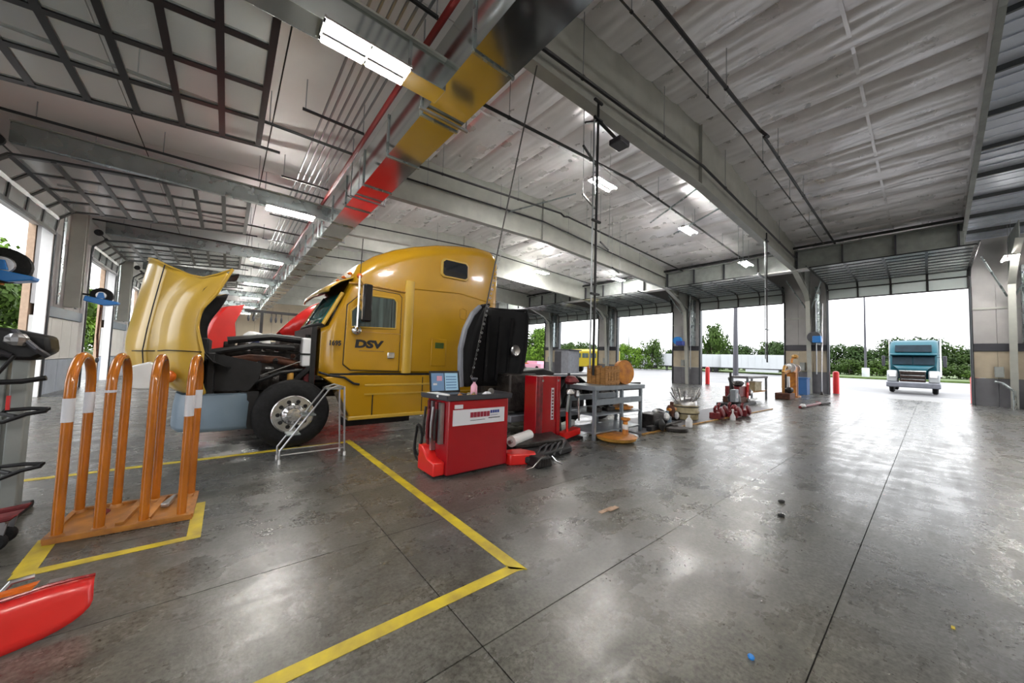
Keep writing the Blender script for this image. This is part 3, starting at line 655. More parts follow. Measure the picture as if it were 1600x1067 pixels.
# front quarter below windscreen (cab corner)
vz = MB(T); vr = []
for k in range(13):
    t = k/12; yy = YC-1.19+2.38*t; bow = .07*(1-(2*t-1)**4)
    vr.append([(1.70-bow*.3, yy, 2.95), (1.48-bow, yy, 2.84), (1.31-bow, yy, 2.70), (1.29-bow, yy, 2.63)])
vz.grid(vr); vz.build('sun_visor', ['hood_yellow', 'black'], tk, True, solid=.025)
for yy in (YC-.9, YC-.45, YC, YC+.45, YC+.9): MB(T).blob((1.70, yy, 3.06), .04, .05, .028, 3, 10, 0).build('marker_light', 'signal', tk, True)
# sleeper window
MB(T).prism([(3.42, 3.30), (3.48, 3.25), (4.05, 3.25), (4.11, 3.30), (4.11, 3.60), (4.05, 3.67), (3.50, 3.67), (3.42, 3.60)], 'y', NY-.03, NY+.02).build('sleeper_window_frame', 'hood_yellow', tk, bevel=.015)
MB(T).prism([(3.47, 3.33), (3.52, 3.29), (4.02, 3.29), (4.07, 3.33), (4.07, 3.58), (4.02, 3.63), (3.53, 3.63), (3.47, 3.58)], 'y', NY-.036, NY-.02).build('sleeper_window', 'dark_glass', tk)
MB(T).tube([(3.95, NY-.008, 2.40), (4.08, NY-.008, 2.40), (4.10, NY-.008, 2.50), (4.10, NY-.008, 2.60), (4.0, NY-.008, 2.64), (3.93, NY-.008, 2.60), (3.93, NY-.008, 2.46)], .008, 6, closed=True).build('latch_ring', 'truck_yellow', tk, True)
MB(T).box(3.28, 3.62, NY-.012, NY, 1.35, 1.92).build('luggage_door', 'truck_yellow', tk, bevel=.01)
MB(T).box(3.36, 3.56, NY-.018, NY-.008, 1.72, 1.84).build('green_label', 'grass', tk)
MB(T).box(1.4, 4.92, NY-.012, NY+.02, 1.165, 1.20).build('sill_gap', 'black', tk)
# lower fairing with step, cut for the wheel
lf = MB(T).prism([(1.50, .98), (1.75, .42), (4.95, .38), (4.95, 1.15), (1.62, 1.17), (1.30, 1.13)], 'y', NY-.02, NY+.45).build('side_fairing', 'truck_yellow', tk, bevel=.02)
MB(T).box(1.98, 4.9, NY-.03, NY-.01, .80, .83).build('step_lip', 'hood_yellow', lf)
MB(T).box(1.98, 4.9, NY-.028, NY-.012, .96, 1.0).build('upper_lip', 'hood_yellow', lf, bevel=.008)
MB(T).box(2.12, 2.14, NY-.026, NY-.018, .42, .80).build('panel_seam', 'black', lf); MB(T).box(3.10, 3.115, NY-.026, NY-.018, .42, 1.12).build('panel_seam', 'black', lf)
MB(T).box(1.72, 4.95, NY-.04, NY+.2, .36, .43).build('lower_trim', 'hood_yellow', lf, bevel=.015)
MB(T).box(1.75, 3.0, NY+.3, NY+.6, .2, .36).build('battery_tray', 'black', tk)
MB(T).tube([(1.22, NY+.02, 1.22), (1.40, NY, 1.16), (1.62, NY-.03, 1.13), (1.78, NY-.04, 1.02), (1.88, NY-.04, 1.0)], .022, 6).build('hanging_harness', 'black', tk, True)
# wheels
def wheel(x, yface, r=.52, w=.29, par=tk, off=T, side=-1, chromed=True):
    """side -1: outer face toward -Y"""
    s = side; wl = MB(off).lathe((x, yface, r), (0, -s, 0), [(.30, .02), (.33, .0), (.40, .005), (r-.05, .02), (r-.012, .06), (r, .09), (r, w-.09), (r-.012, w-.05), (.42, w), (.30, w)], 40).build('wheel', 'rubber', par, True)
    tr = MB(off)
    for t in (.10, .145, .19): tr.lathe((x, yface, r), (0, -s, 0), [(r+.002, t), (r-.012, t+.006), (r+.002, t+.012)], 40)
    tag(tr.build('tread_grooves', 'black', wl), kind='stuff')
    rm = 'chrome' if chromed else 'iron'
    MB(off).lathe((x, yface, r), (0, -s, 0), [(.300, .0), (.285, -.006), (.272, .012), (.255, .02), (.235, .014), (.17, .0), (.155, -.03), (.11, -.05), (.10, -.085), (.0, -.10)], 40).build('rim', rm, wl, True)
    if chromed:
        for k in range(10):
            a = 2*PI*k/10; px, pz = x+.205*math.cos(a), r+.205*math.sin(a)
            MB(off).lathe((px, yface+s*.012, pz), (0, -s, 0), [(.0, .0), (.030, .001), (.032, .01)], 12).build('hand_hole', 'black', wl)
            px, pz = x+.135*math.cos(a+.3), r+.135*math.sin(a+.3)
            MB(off).cyl((px, yface+s*.035, pz), (px, yface+s*.072, pz), .018, .014, 6).build('lug_nut', 'steel', wl)
    return wl
wheel(TX+.01, NY-.06, .545); wheel(TX, YC+1.18, side=1, chromed=False)
MB(T).cyl((TX, NY+.3, .52), (TX, YC+.9, .52), .07, n=12).build('front_axle', 'iron', tk)
for x in (6.2, 7.55):
    for yf, sd in ((NY+.03, -1), (YC+1.18, 1)): wheel(x, yf, chromed=False, side=sd)
    MB(T).cyl((x, NY+.2, .52), (x, YC+1.0, .52), .09, n=12).build('drive_axle', 'iron', tk)
for s in (-1, 1):
    MB(T).box(-.35, 8.3, YC+s*.42-.04, YC+s*.42+.04, .72, .98).build('frame_rail', 'iron', tk)
    MB(T).box(.35, 1.4, YC+s*.55-.04, YC+s*.55+.04, .50, .56).build('leaf_spring', 'iron', tk)
# bumper
bp = MB(T); prow = []
pth = [(.30, NY+.04), (.02, NY-.01), (-.26, NY+.02), (-.48, NY+.2), (-.58, YC-.6), (-.60, YC), (-.58, YC+.6), (-.48, YC+1.0), (-.26, YC+1.19), (.3, YC+1.17)]
for x, y in pth: prow.append([(x, y, .36), (x-.01, y, .42), (x, y, .70), (x+.02, y+(.03 if y < YC else -.03), .88), (x+.08, y+(.10 if y < YC else -.10), .90)])
bp.grid(prow); bp.build('bumper', 'bumper', tk, True, solid=.02)
MB(T).box(.28, .42, NY+.05, NY+.1, .35, .92).build('mud_flap', 'black', tk)
# hood, tipped forward (column = centre line -> wheel arch lip)
near = [[(-1.032, 7.83, 2.914), (-0.982, 7.5, 2.894), (-0.912, 7.3, 2.854), (-0.85, 7.12, 2.811), (-0.748, 7.0, 2.743), (-0.476, 6.97, 2.637), (-0.313, 6.7, 2.584), (-0.166, 6.6, 2.64), (0.002, 6.55, 2.739)],
        [(-1.088, 7.83, 2.531), (-1.038, 7.5, 2.511), (-0.968, 7.3, 2.471), (-0.894, 7.12, 2.457), (-0.79, 7.0, 2.447), (-0.62, 6.97, 2.404), (-0.493, 6.7, 2.405), (-0.345, 6.6, 2.368), (-0.162, 6.55, 2.343)],
        [(-1.149, 7.83, 2.146), (-1.099, 7.5, 2.126), (-1.029, 7.3, 2.086), (-0.943, 7.12, 2.099), (-0.834, 7.0, 2.119), (-0.715, 6.97, 2.112), (-0.602, 6.7, 2.145), (-0.47, 6.6, 2.115), (-0.308, 6.55, 2.112)],
        [(-1.202, 7.83, 1.771), (-1.152, 7.5, 1.751), (-1.082, 7.3, 1.711), (-0.991, 7.12, 1.748), (-0.872, 7.0, 1.797), (-0.748, 6.97, 1.796), (-0.637, 6.7, 1.864), (-0.494, 6.6, 1.853), (-0.34, 6.55, 1.863)],
        [(-1.214, 7.83, 1.55), (-1.164, 7.5, 1.53), (-1.094, 7.3, 1.49), (-1.013, 7.12, 1.494), (-0.898, 7.0, 1.498), (-0.751, 6.97, 1.504), (-0.635, 6.7, 1.518), (-0.481, 6.6, 1.516), (-0.26, 6.55, 1.507)],
        [(-1.174, 7.83, 1.295), (-1.124, 7.5, 1.275), (-1.054, 7.3, 1.235), (-0.978, 7.12, 1.225), (-0.868, 7.0, 1.195), (-0.716, 6.97, 1.124), (-0.59, 6.7, 1.069), (-0.434, 6.6, 1.038), (-0.259, 6.55, 1.02)],
        [(-1.074, 7.83, 1.155), (-1.024, 7.55, 1.135), (-0.954, 7.35, 1.095), (-0.878, 7.17, 1.085), (-0.768, 7.05, 1.055), (-0.616, 7.02, 0.984), (-0.49, 6.75, 0.929), (-0.334, 6.65, 0.898), (-0.159, 6.6, 0.88)]]
hg = [r[::-1] + [(x, 2*YC-y, z) for x, y, z in r[1:]] for r in near]
hood = MB(T).grid(hg).build('hood', ['hood_yellow', 'black'], tk, True, solid=.03, sub=2)
lip = [near[i][8] for i in range(6)]; MB(T).tube(lip, .02, 6).build('arch_lip', 'hood_yellow', hood, True)
for nm_, pts_ in (('hood_seam', [near[i][4] for i in range(0, 6)]), ('hood_seam', [near[4][k] for k in range(3, 9)])):
    MB(T).tube([Vector(p)+Vector((-.008, -.012, 0)) for p in pts_], .008, 6).build(nm_, 'black', hood, True)
MB(T).tube([Vector(near[0][k])+Vector((0, 0, .003)) for k in range(0, 9)], .014, 6).build('hood_edge', 'hood_yellow', hood, True)
# inner splash liner seen in the wheel arch
il = MB(T); ir = []
for i in range(8):
    a = math.radians(95+i*24); cx, cz = .12, 1.98
    ir.append([(cx+(.62+.05*q)*math.cos(a)*(.85), 6.60+.12*q, cz+(.72)*math.sin(a)) for q in range(6)])
il.grid(ir); il.build('wheel_arch_liner', 'black', hood, True, solid=.02)
MB(T).prism([(-.98, 1.0), (-.72, .98), (-.62, 1.25), (-.78, 1.36), (-.95, 1.3)], 'y', 6.62, 6.74).build('headlight', 'white', hood, bevel=.02)
MB(T).blob((-.60, 6.60, 1.16), .09, .05, .09, 5, 10, 0).build('turn_signal', 'signal', hood, True)
# engine bay
en = MB(T).box(-.12, 1.15, YC-.42, YC+.42, .75, 1.55).build('engine_block', 'iron', tk, bevel=.04)
rd = random.Random(4)
for k in range(6): MB(T).box(-.05+k*.19, .10+k*.19, YC-.30, YC+.3, 1.55, 1.68+rd.uniform(0, .05)).build('rocker_cover', 'iron', en, bevel=.02)
MB(T).tube([(-.05, YC-.55, 1.35), (.3, YC-.62, 1.42), (.7, YC-.62, 1.40), (1.1, YC-.5, 1.3)], .07, 10).build('exhaust_manifold', 'rust', en, True)
MB(T).lathe((.55, YC-.62, 1.05), (1, .1, 0), [(.05, -.14), (.15, -.12), (.17, 0), (.10, .07), (.10, .16)], 18).build('turbocharger', 'iron', en, True)
MB(T).box(-.34, -.22, YC-.72, YC+.72, .62, 1.72).build('radiator', 'black', tk, bevel=.02)
for k in range(9): MB(T).box(-.36, -.34, YC-.7, YC+.7, .7+.11*k, .74+.11*k).build('radiator_fin', 'iron', tk)
MB(T).box(-.22, -.12, NY+.12, NY+.75, .60, 1.50).build('splash_panel', 'black', tk, bevel=.02)
MB(T).prism([(-.28, .92), (.30, .92), (.42, 1.1), (.45, 1.35), (-.18, 1.5)], 'y', NY+.24, NY+.30).build('inner_fender', 'black', tk)
for k, (a, b, r) in enumerate((((-.2, 7.0, 1.5), (.9, 7.1, 1.62), .05), ((.0, 7.2, 1.7), (1.15, 7.3, 1.75), .06), ((-.25, 7.3, 1.2), (.2, 7.0, .9), .04), ((.3, 6.95, 1.0), (1.1, 6.95, 1.25), .03), ((.8, 6.95, .8), (1.15, 6.9, 1.3), .05))):
    md = (Vector(a)+Vector(b))/2 + Vector((0, -.05, .07)); MB(T).tube([a, md, b], r, 8).build('engine_hose', 'black', en, True)
MB(T).tube([(.38, 6.94, 1.12), (1.0, 6.94, 1.39)], .012, 6).build('hood_strut', 'chrome', tk, True)
MB(T).cyl((.0, 6.93, 1.20), (.0, 6.93, 1.40), .07, n=14).build('oil_filter', 'amber', en, True)
MB(T).cyl((.86, 6.95, 1.02), (.86, 6.95, 1.2), .05, n=12).build('fuel_filter', 'ochre', en, True)
for k in range(14):
    x, z = rd.uniform(-.05, 1.1), rd.uniform(.95, 1.6); MB(T).blob((x, rd.uniform(7.0, 7.25), z), rd.uniform(.03, .08), .06, rd.uniform(.03, .08), k, 8, .2).build('engine_fitting', ['iron', 'steel', 'rust', 'black'][k % 4], en)
rs = MB(T).box(1.0, 1.17, 6.86, 7.1, 1.30, 1.80).build('coolant_tank', 'jug', tk, bevel=.03)
MB(T).box(.99, 1.18, 6.85, 7.11, 1.50, 1.53).build('tank_band', 'black', rs); MB(T).cyl((1.08, 6.95, 1.8), (1.08, 6.95, 1.86), .04, n=10).build('tank_cap', 'black', rs)
MB(T).box(1.05, 1.22, 6.9, 7.05, 1.0, 1.28).build('red_bracket', 'red_dirty', tk, bevel=.01)
MB(T).box(1.12, 1.2, YC-1.0, YC+1.0, .95, 2.0).build('firewall', 'black', tk)
# mirror
mi = MB(T).box(1.80, 1.96, NY-.30, NY-.16, 2.12, 2.80).build('mirror', 'black_gloss', tk, bevel=.03)
MB(T).box(1.785, 1.80, NY-.29, NY-.17, 2.16, 2.76).build('mirror_face', 'chrome', mi)
MB(T).tube([(1.73, NY-.26, 2.92), (1.73, NY-.26, 2.02), (1.80, NY-.02, 1.94)], .016, 6).build('mirror_bracket', 'chrome', mi, True)
MB(T).tube([(1.73, NY-.26, 2.86), (1.85, NY-.02, 2.84)], .014, 6).build('mirror_bracket', 'chrome', mi, True)
MB(T).blob((1.78, NY-.06, 1.97), .09, .06, .09, 2, 12, 0).build('spot_mirror', 'chrome', mi, True)
MB(T).blob((1.76, NY-.12, 2.95), .05, .05, .05, 2, 12, 0).build('beacon', 'signal', tk, True)
MB(T).tube([(1.78, NY-.1, 2.95), (1.80, NY-.08, 3.65)], .008, 5).build('antenna', 'black', tk)
MB(T).box(5.0, 5.3, YC-.9, YC+.9, .98, 1.05).build('deck_plate', 'steel', tk)
MB(T).lathe((6.85, YC, 1.02), (0, 0, 1), [(.1, 0), (.48, 0), (.48, .08), (.1, .1)], 24).build('fifth_wheel', 'iron', tk)

# ------------------------------------------------------------------ stripped truck behind the red column, its black-lined hood raised
t2 = thing('truck_chassis', 'stripped dark truck chassis with its black-lined hood standing open', 'truck', (6.3, 6.2, 0)); o = t2.location
def flipped(rows_):
    return rows_
hr = [[(3.62, 5.38, 2.50), (3.40, 5.28, 2.34), (3.22, 5.22, 2.05), (3.13, 5.20, 1.7), (3.14, 5.20, 1.35), (3.18, 5.22, 1.04)],
      [(3.80, 5.34, 2.56), (3.62, 5.26, 2.40), (3.44, 5.22, 2.10), (3.36, 5.22, 1.75), (3.34, 5.24, 1.35), (3.36, 5.26, 1.02)],
      [(3.85, 5.66, 2.58), (3.78, 5.60, 2.42), (3.70, 5.56, 2.10), (3.62, 5.56, 1.75), (3.56, 5.56, 1.38), (3.55, 5.58, 1.0)],
      [(4.25, 5.95, 2.60), (4.22, 5.88, 2.44), (4.16, 5.84, 2.10), (4.08, 5.84, 1.75), (4.00, 5.84, 1.38), (3.98, 5.84, .98)],
      [(4.70, 5.80, 2.60), (4.70, 5.72, 2.42), (4.66, 5.68, 2.10), (4.60, 5.66, 1.75), (4.54, 5.66, 1.38), (4.50, 5.68, .98)],
      [(4.84, 5.42, 2.58), (4.86, 5.40, 2.42), (4.84, 5.38, 2.12), (4.80, 5.36, 1.8), (4.74, 5.36, 1.4), (4.60, 5.40, 1.0)]]
hd = MB(o).grid(hr).build('hood', ['black_matte', 'fender_grey'], t2, True, solid=.04, sub=2)
MB(o).tube([hr[0][k] for k in range(6)], .05, 8).build('hood_edge', 'fender_grey', hd, True)
MB(o).tube([hr[k][0] for k in range(6)], .03, 8).build('hood_top_edge', 'black_matte', hd, True)
MB(o).tube([hr[5][k] for k in range(6)], .03, 8).build('hood_edge', 'black_matte', hd, True)
for k in range(3): MB(o).bar((4.0+.3*k, 5.6, 2.4), (3.95+.28*k, 5.62, 1.1), .05, .06).build('hood_rib', 'black_matte', hd)
MB(o).lathe((4.62, 5.5, 1.72), (0, -1, 0), [(.0, .02), (.06, .04), (.10, .05), (.12, .02)], 16).build('lamp_bowl', 'steel', hd, True)
MB(o).box(4.35, 5.1, 5.3, 6.45, .5, 1.25).build('engine_block', 'iron', t2, bevel=.04)
MB(o).box(4.9, 5.9, 5.55, 6.45, .6, 1.15).build('gearbox', 'black', t2, bevel=.05)
MB(o).blob((4.75, 5.0, .95), .12, .12, .1, 4, 10, .1).build('alternator', 'steel', t2); MB(o).blob((4.62, 4.95, .75), .09, .1, .09, 5, 10, .1).build('pump', 'steel', t2)
for s in (5.8, 6.35): MB(o).box(4.2, 10.0, s-.04, s+.04, .72, .95).build('frame_rail', 'iron', t2)
MB(o).box(4.4, 7.4, 5.3, 5.6, .28, .42).build('skirt_panel', 'fender_grey', t2, bevel=.02)
MB(o).prism([(4.7, 1.30), (5.4, 1.36), (5.75, 1.28), (5.7, 1.2), (4.7, 1.2)], 'y', 5.4, 6.45).build('battery_cover', 'black', t2, bevel=.03)
wheel(6.62, 5.62, .52, .3, t2, o, -1, False); wheel(7.95, 5.62, .52, .3, t2, o, -1, False)
wheel(6.62, 6.5, .52, .2, t2, o, 1, False)
fn = MB(o); frow = []
for k in range(9):
    a = math.radians(15+k*18.75); frow.append([(6.62+.64*math.cos(a), 5.55, .52+.66*math.sin(a)), (6.62+.64*math.cos(a), 6.05, .52+.66*math.sin(a))])
fn.grid(frow); fn.build('wheel_fender', 'black', t2, True, solid=.03)
MB(o).box(5.9, 8.4, 5.6, 5.95, 1.16, 1.22).build('catwalk', 'fender_grey', t2, bevel=.01)

# ------------------------------------------------------------------ orange tyre inflation cage
cg = thing('tire_cage', 'orange tyre inflation cage of four tall steel hoops on a base plate', 'tyre cage', (-.58, 4.68, 0)); o = cg.location
b = MB(o); b.prism([(-1.01, 4.36), (-.16, 4.30), (-.15, 4.97), (-.99, 5.03)], 'z', .004, .03)
base = b.build('base_plate', 'orange_b', cg)
for a_, b_ in (((-1.01, 4.37), (-.17, 4.31)), ((-.99, 5.02), (-.16, 4.96)), ((-1.0, 4.37), (-.98, 5.02)), ((-.17, 4.31), (-.16, 4.96))):
    MB(o).bar((a_[0], a_[1], .035), (b_[0], b_[1], .035), .035, .03).build('base_rail', 'orange_b', cg)
for x in (-.62, -.46): MB(o).bar((x, 4.4, .045), (x+.06, 4.95, .045), .05, .03).build('cross_bar', 'orange_b', cg)
MB(o).prism([(-.40, 4.62), (-.34, 4.60), (-.30, 4.84), (-.33, 4.86)], 'z', .05, .09).build('clamp_lever', 'steel', cg, bevel=.01); MB(o).blob((-.78, 4.76, .06), .05, .05, .03, 3, 8, .2).build('rag', 'red_dirty', cg)
for k, (x, yf, xb, yb) in enumerate(((-.955, 4.42, -.955, 4.97), (-.735, 4.41, -.725, 4.96), (-.475, 4.38, -.465, 4.93), (-.235, 4.36, -.205, 4.92))):
    rad = (yb-yf)/2; H_ = 1.50; pts = [(x, yf, .03), (x, yf, .5), (x, yf, H_-rad-.1)]
    for j in range(1, 16):
        a = PI*j/16; q = (1-math.cos(a))/2; pts.append((x+(xb-x)*q, (yf+yb)/2-rad*math.cos(a), H_-rad-.04+rad*math.sin(a)))
    pts += [(xb, yb, H_-rad-.1), (xb, yb, .5), (xb, yb, .03)]
    hp = MB(o).tube(pts, .033, 14).build('hoop', 'orange', cg, True)
    for xx, yy in ((x, yf), (xb, yb)): MB(o).lathe((xx, yy, .03), (0, 0, 1), [(.048, 0), (.04, .02), (.033, .025)], 14).build('weld_collar', 'orange_b', hp, True)
    if k in (0, 3):
        for xx, yy in (((x, yf), (xb, yb)) if k == 3 else ((xb, yb), (x, yf))): MB(o).lathe((xx, yy, .93), (0, 0, 1), [(.0345, 0), (.0345, .19)], 14).build('warning_label', 'sticker', hp, True)
    if k == 1: MB(o).lathe((x, yf, 1.16), (0, 0, 1), [(.036, 0), (.036, .02)], 14).build('tape_band', 'sticker', hp, True)

# ------------------------------------------------------------------ red tyre machine: cabinet, bed, column
tm = thing('tire_machine', 'big red tyre changing machine: control cabinet, black bed and red column', 'machine', (3.3, 4.3, 0)); o = tm.location
cb = MB(o).prism([(2.24, 3.945), (3.22, 3.945), (3.26, 4.42), (2.22, 4.50)], 'z', .03, .98).build('cabinet', 'red', tm, bevel=.012)
MB(o).box(2.26, 3.2, 4.0, 4.4, 0, .03).build('plinth', 'black', cb)
MB(o).prism([(2.20, 3.92), (3.25, 3.90), (3.29, 4.46), (2.12, 4.52)], 'z', .98, 1.01).build('tool_tray', 'belt', cb, bevel=.008)
for a_, b_ in (((2.2, 3.93), (3.25, 3.91)), ((2.2, 3.93), (2.12, 4.51)), ((3.25, 3.91), (3.28, 4.45))): MB(o).bar((a_[0], a_[1], 1.025), (b_[0], b_[1], 1.025), .02, .05).build('tray_rim', 'belt', cb)
MB(o).box(2.16, 2.34, 4.1, 4.46, 1.01, 1.05).build('corner_pad', 'white', cb, bevel=.012)
MB(o).prism([(4.0, .03), (4.46, .03), (4.46, .36), (4.36, .36), (4.2, .22), (4.0, .2)], 'x', 2.08, 2.24).build('cabinet_foot', 'red_bright', cb, bevel=.015)
lb = MB(o).prism([(2.30, .655), (3.14, .65), (3.14, .855), (2.30, .86)], 'y', 3.932, 3.945).build('maker_label', 'sticker', cb)
for k in range(6): MB(o).box(2.56+.054*k, 2.606+.054*k, 3.928, 3.932, .745, .815).build('logo_block', 'ink_red', lb)
for k in range(4):
    MB(o).box(2.89+.04*k, 2.922+.04*k, 3.928, 3.932, .785, .825).build('logo_block', 'ink_blue', lb)
MB(o).box(2.56, 2.80, 3.929, 3.932, .705, .711).build('small_print', 'ink', lb); MB(o).box(2.86, 3.06, 3.929, 3.932, .715, .725).build('small_print', 'ink', lb); MB(o).box(2.89, 3.02, 3.929, 3.932, .755, .76).build('small_print', 'ink_blue', lb)
MB(o).box(2.32, 2.44, 3.928, 3.945, .875, .925).build('serial_label', 'sticker', cb)
for y in (4.06, 4.16, 4.28, 4.38):
    MB(o).box(2.165, 2.225, y-.025, y+.025, .42 if y < 4.2 else .30, .95).build('side_channel', ['steel', 'red_dirty'][int(y*10) % 2], cb)
for k, (y, z) in enumerate(((4.1, .86), (4.2, .88), (4.32, .84), (4.42, .86))): MB(o).tube([(2.15, y, z), (2.13, y, z-.2), (2.14, y+.02, z-.4)], .018, 8).build('bead_tool', ['iron', 'steel', 'red_dirty', 'iron'][k], cb, True)
hp = [(2.10+.01*math.sin(t*3.), 4.52+.10*math.cos(t), .36+.24*math.sin(t)) for t in [2*PI*i/24 for i in range(24)]]
MB(o).tube(hp, .014, 6, closed=True).build('air_hose', 'rubber', cb, True); MB(o).tube([(p[0]+.02, p[1]+.02, p[2]*.9+.06) for p in hp], .014, 6, closed=True).build('air_hose', 'rubber', cb, True)
MB(o).prism([(3.25, 3.90), (3.62, 3.75), (3.70, 3.85), (3.62, 4.1), (3.25, 4.2)], 'z', .0, .16).build('red_outrigger', 'red_bright', tm, bevel=.02)
MB(o).prism([(3.3, 4.1), (3.5, 3.75), (4.55, 3.85), (4.95, 4.35), (5.1, 4.9), (3.5, 5.0)], 'z', .02, .12).build('machine_bed', 'black', tm, bevel=.02)
MB(o).prism([(3.6, 4.2), (4.55, 4.05), (4.85, 4.6), (3.7, 4.75)], 'z', .12, .20).build('bed_slide', 'iron', tm, bevel=.02)
for k in range(5): MB(o).tube([(3.6+.14*k, 3.78, .06), (3.9+.14*k, 3.95, .16), (4.2+.12*k, 4.1, .14)], .02, 6).build('bed_hose', 'black', tm, True)
rl = MB(o).cyl((3.55, 4.25, .24), (4.15, 4.48, .24), .085, n=20).build('roller', 'white', tm, True)
MB(o).cyl((3.50, 4.23, .24), (3.56, 4.253, .24), .03, n=10).build('roller_pin', 'steel', rl)
cl = MB(o).prism([(4.47, 4.66), (4.55, 4.60), (4.95, 4.60), (5.03, 4.68), (5.03, 5.0), (4.47, 5.0)], 'z', .10, 1.24).build('column', 'red', tm, bevel=.015)
MB(o).box(4.47, 4.56, 4.58, 4.66, .1, 1.24).build('column_rib', 'red_dirty', cl, bevel=.008); MB(o).box(4.94, 5.04, 4.58, 4.68, .1, 1.24).build('column_rib', 'red', cl, bevel=.008)
for x in (4.55, 4.97): MB(o).cyl((x, 4.575, 1.16), (x, 4.6, 1.16), .022, n=8).build('bolt', 'steel', cl)
MB(o).box(4.80, 4.87, 4.594, 4.60, .42, 1.02).build('column_lettering', 'sticker', cl)
for k in range(9): MB(o).box(4.815, 4.855, 4.589, 4.594, .45+.062*k, .49+.062*k).build('letter_block', 'red_dirty', cl)
MB(o).tube([(5.04, 4.72, 1.12), (5.14, 4.70, .95), (5.18, 4.70, .7), (5.10, 4.72, .5)], .018, 8).build('column_hose', 'steel', cl, True)
MB(o).prism([(4.98, .1), (5.25, .1), (5.2, .45), (5.05, .6), (4.98, .6)], 'y', 4.7, 5.0).build('column_gusset', 'black', cl, bevel=.02)
MB(o).bar((5.1, 4.75, .18), (5.9, 5.0, .22), .12, .10).build('slide_arm', 'white', tm); MB(o).bar((5.05, 4.55, .10), (5.6, 4.62, .14), .16, .12).build('red_arm', 'red_bright', tm)
# small black creeper/pump with steel loops in front of bed
e = thing('foot_pump', 'small black pump with bent steel handles on the floor before the black bed', 'pump', (3.62, 3.62, 0)); o = e.location
MB(o).prism([(3.48, 0), (3.78, 0), (3.74, .14), (3.52, .14)], 'y', 3.55, 3.8).build('body', 'black', e, bevel=.02)
for k in range(5): MB(o).box(3.5+.05*k, 3.53+.05*k, 3.545, 3.56, .02, .12).build('fin', 'iron', e)
MB(o).tube([(3.30, 3.60, .02), (3.38, 3.55, .05), (3.52, 3.53, .17), (3.60, 3.53, .17)], .012, 6).build('handle', 'chrome', e, True)
MB(o).tube([(3.72, 3.53, .16), (3.80, 3.52, .08), (3.92, 3.50, .02)], .012, 6).build('handle', 'chrome', e, True)

# laptop and oddments on the cabinet
e = thing('laptop', 'open laptop computer with a blue screen on top of the red cabinet', 'laptop', (2.42, 4.38, 1.011)); o = e.location
MB(o).box(2.24, 2.68, 4.22, 4.48, 1.012, 1.035).build('keyboard_base', 'belt', e, bevel=.006)
ld = MB(o).prism([(4.48, 1.03), (4.50, 1.03), (4.56, 1.34), (4.54, 1.34)], 'x', 2.24, 2.72).build('screen_lid', 'black', e)
def scr(x0, x1, z0, z1, m, nm='screen_panel'):
    y = lambda z: 4.477+.06*(z-1.03)/.31
    MB(o).add([(x0, y(z0), z0), (x1, y(z0), z0), (x1, y(z1), z1), (x0, y(z1), z1)], [(0, 1, 2, 3)]).build(nm, m, ld, solid=.002)
scr(2.26, 2.46, 1.06, 1.31, 'screen'); scr(2.475, 2.69, 1.06, 1.31, 'screen2')
o2 = o
for k in range(5):
    z = 1.09+.04*k; y = 4.474+.06*(z-1.03)/.31; MB(o).box(2.49, 2.66, y-.002, y+.001, z, z+.015).build('screen_row', 'screen', ld)
MB(o).box(2.34, 2.42, 4.50, 4.507, 1.20, 1.27).build('screen_icon', 'pink', ld); MB(o).box(2.28, 2.34, 4.487, 4.494, 1.14, 1.17).build('screen_icon', 'sticker', ld)
e = thing('spray_bottle', 'pink bottle with a dark cap on the red cabinet beside the laptop', 'bottle', (2.78, 4.20, 1.011)); o = e.location
MB(o).lathe(o, (0, 0, 1), [(.045, .0), (.048, .02), (.048, .13), (.02, .17), (.018, .19)], 18).build('bottle_body', 'pink', e, True); MB(o).lathe((2.78, 4.2, 1.20), (0, 0, 1), [(.022, 0), (.03, .01), (.05, .04), (.045, .06), (0, .065)], 14).build('cap', 'belt', e, True)
odds = [(2.46, 4.05, 'brass coupling on the front left of the cabinet tray', 'air_coupling', 'amber'), (2.58, 4.02, 'cream grease pot on the cabinet tray below the laptop', 'grease_pot', 'creamdrum'), (2.68, 4.05, 'second brass coupling on the tray beside the pink bottle', 'air_coupling', 'ochre'),
        (2.90, 4.06, 'crumpled pale rag right of the pink bottle', 'rag', 'sticker'), (3.04, 4.14, 'silver gauge on the tray behind the pale rag', 'pressure_gauge', 'steel'), (3.12, 4.02, 'bare steel wrench at the right end of the cabinet tray', 'wrench', 'steel')]
for k, (x, y, lab, nm, m) in enumerate(odds):
    e = thing(nm, lab, nm.replace('_', ' '), (x, y, 1.011))
    o = e.location
    if nm == 'wrench': MB(o).bar((x-.09, y, 1.02), (x+.09, y+.03, 1.02), .022, .012).build('shank', m, e); MB(o).lathe((x+.1, y+.032, 1.014), (0, 0, 1), [(.022, 0), (.022, .014), (.012, .014), (.012, 0)], 12, True).build('ring', m, e)
    elif nm == 'rag': MB(o).blob((x, y, 1.04), .06, .05, .03, 9, 12, .3).build('cloth', m, e, True)
    elif nm == 'pressure_gauge': MB(o).lathe((x, y, 1.06), (0, -1, 0), [(.045, -.02), (.05, 0), (.045, .02), (0, .02)], 18).build('dial', m, e, True); MB(o).cyl((x, y, 1.011), (x, y, 1.03), .012, n=8).build('stem', 'amber', e)
    else: MB(o).lathe((x, y, 1.011), (0, 0, 1), [(.03, 0), (.034, .01), (.03, .035), (.018, .04), (.018, .06), (0, .062)], 12).build('body', m, e, True); MB(o).lathe((x, y, 1.055), (0, 0, 1), [(.022, 0), (.022, .012)], 8).build('collar', 'steel', e)

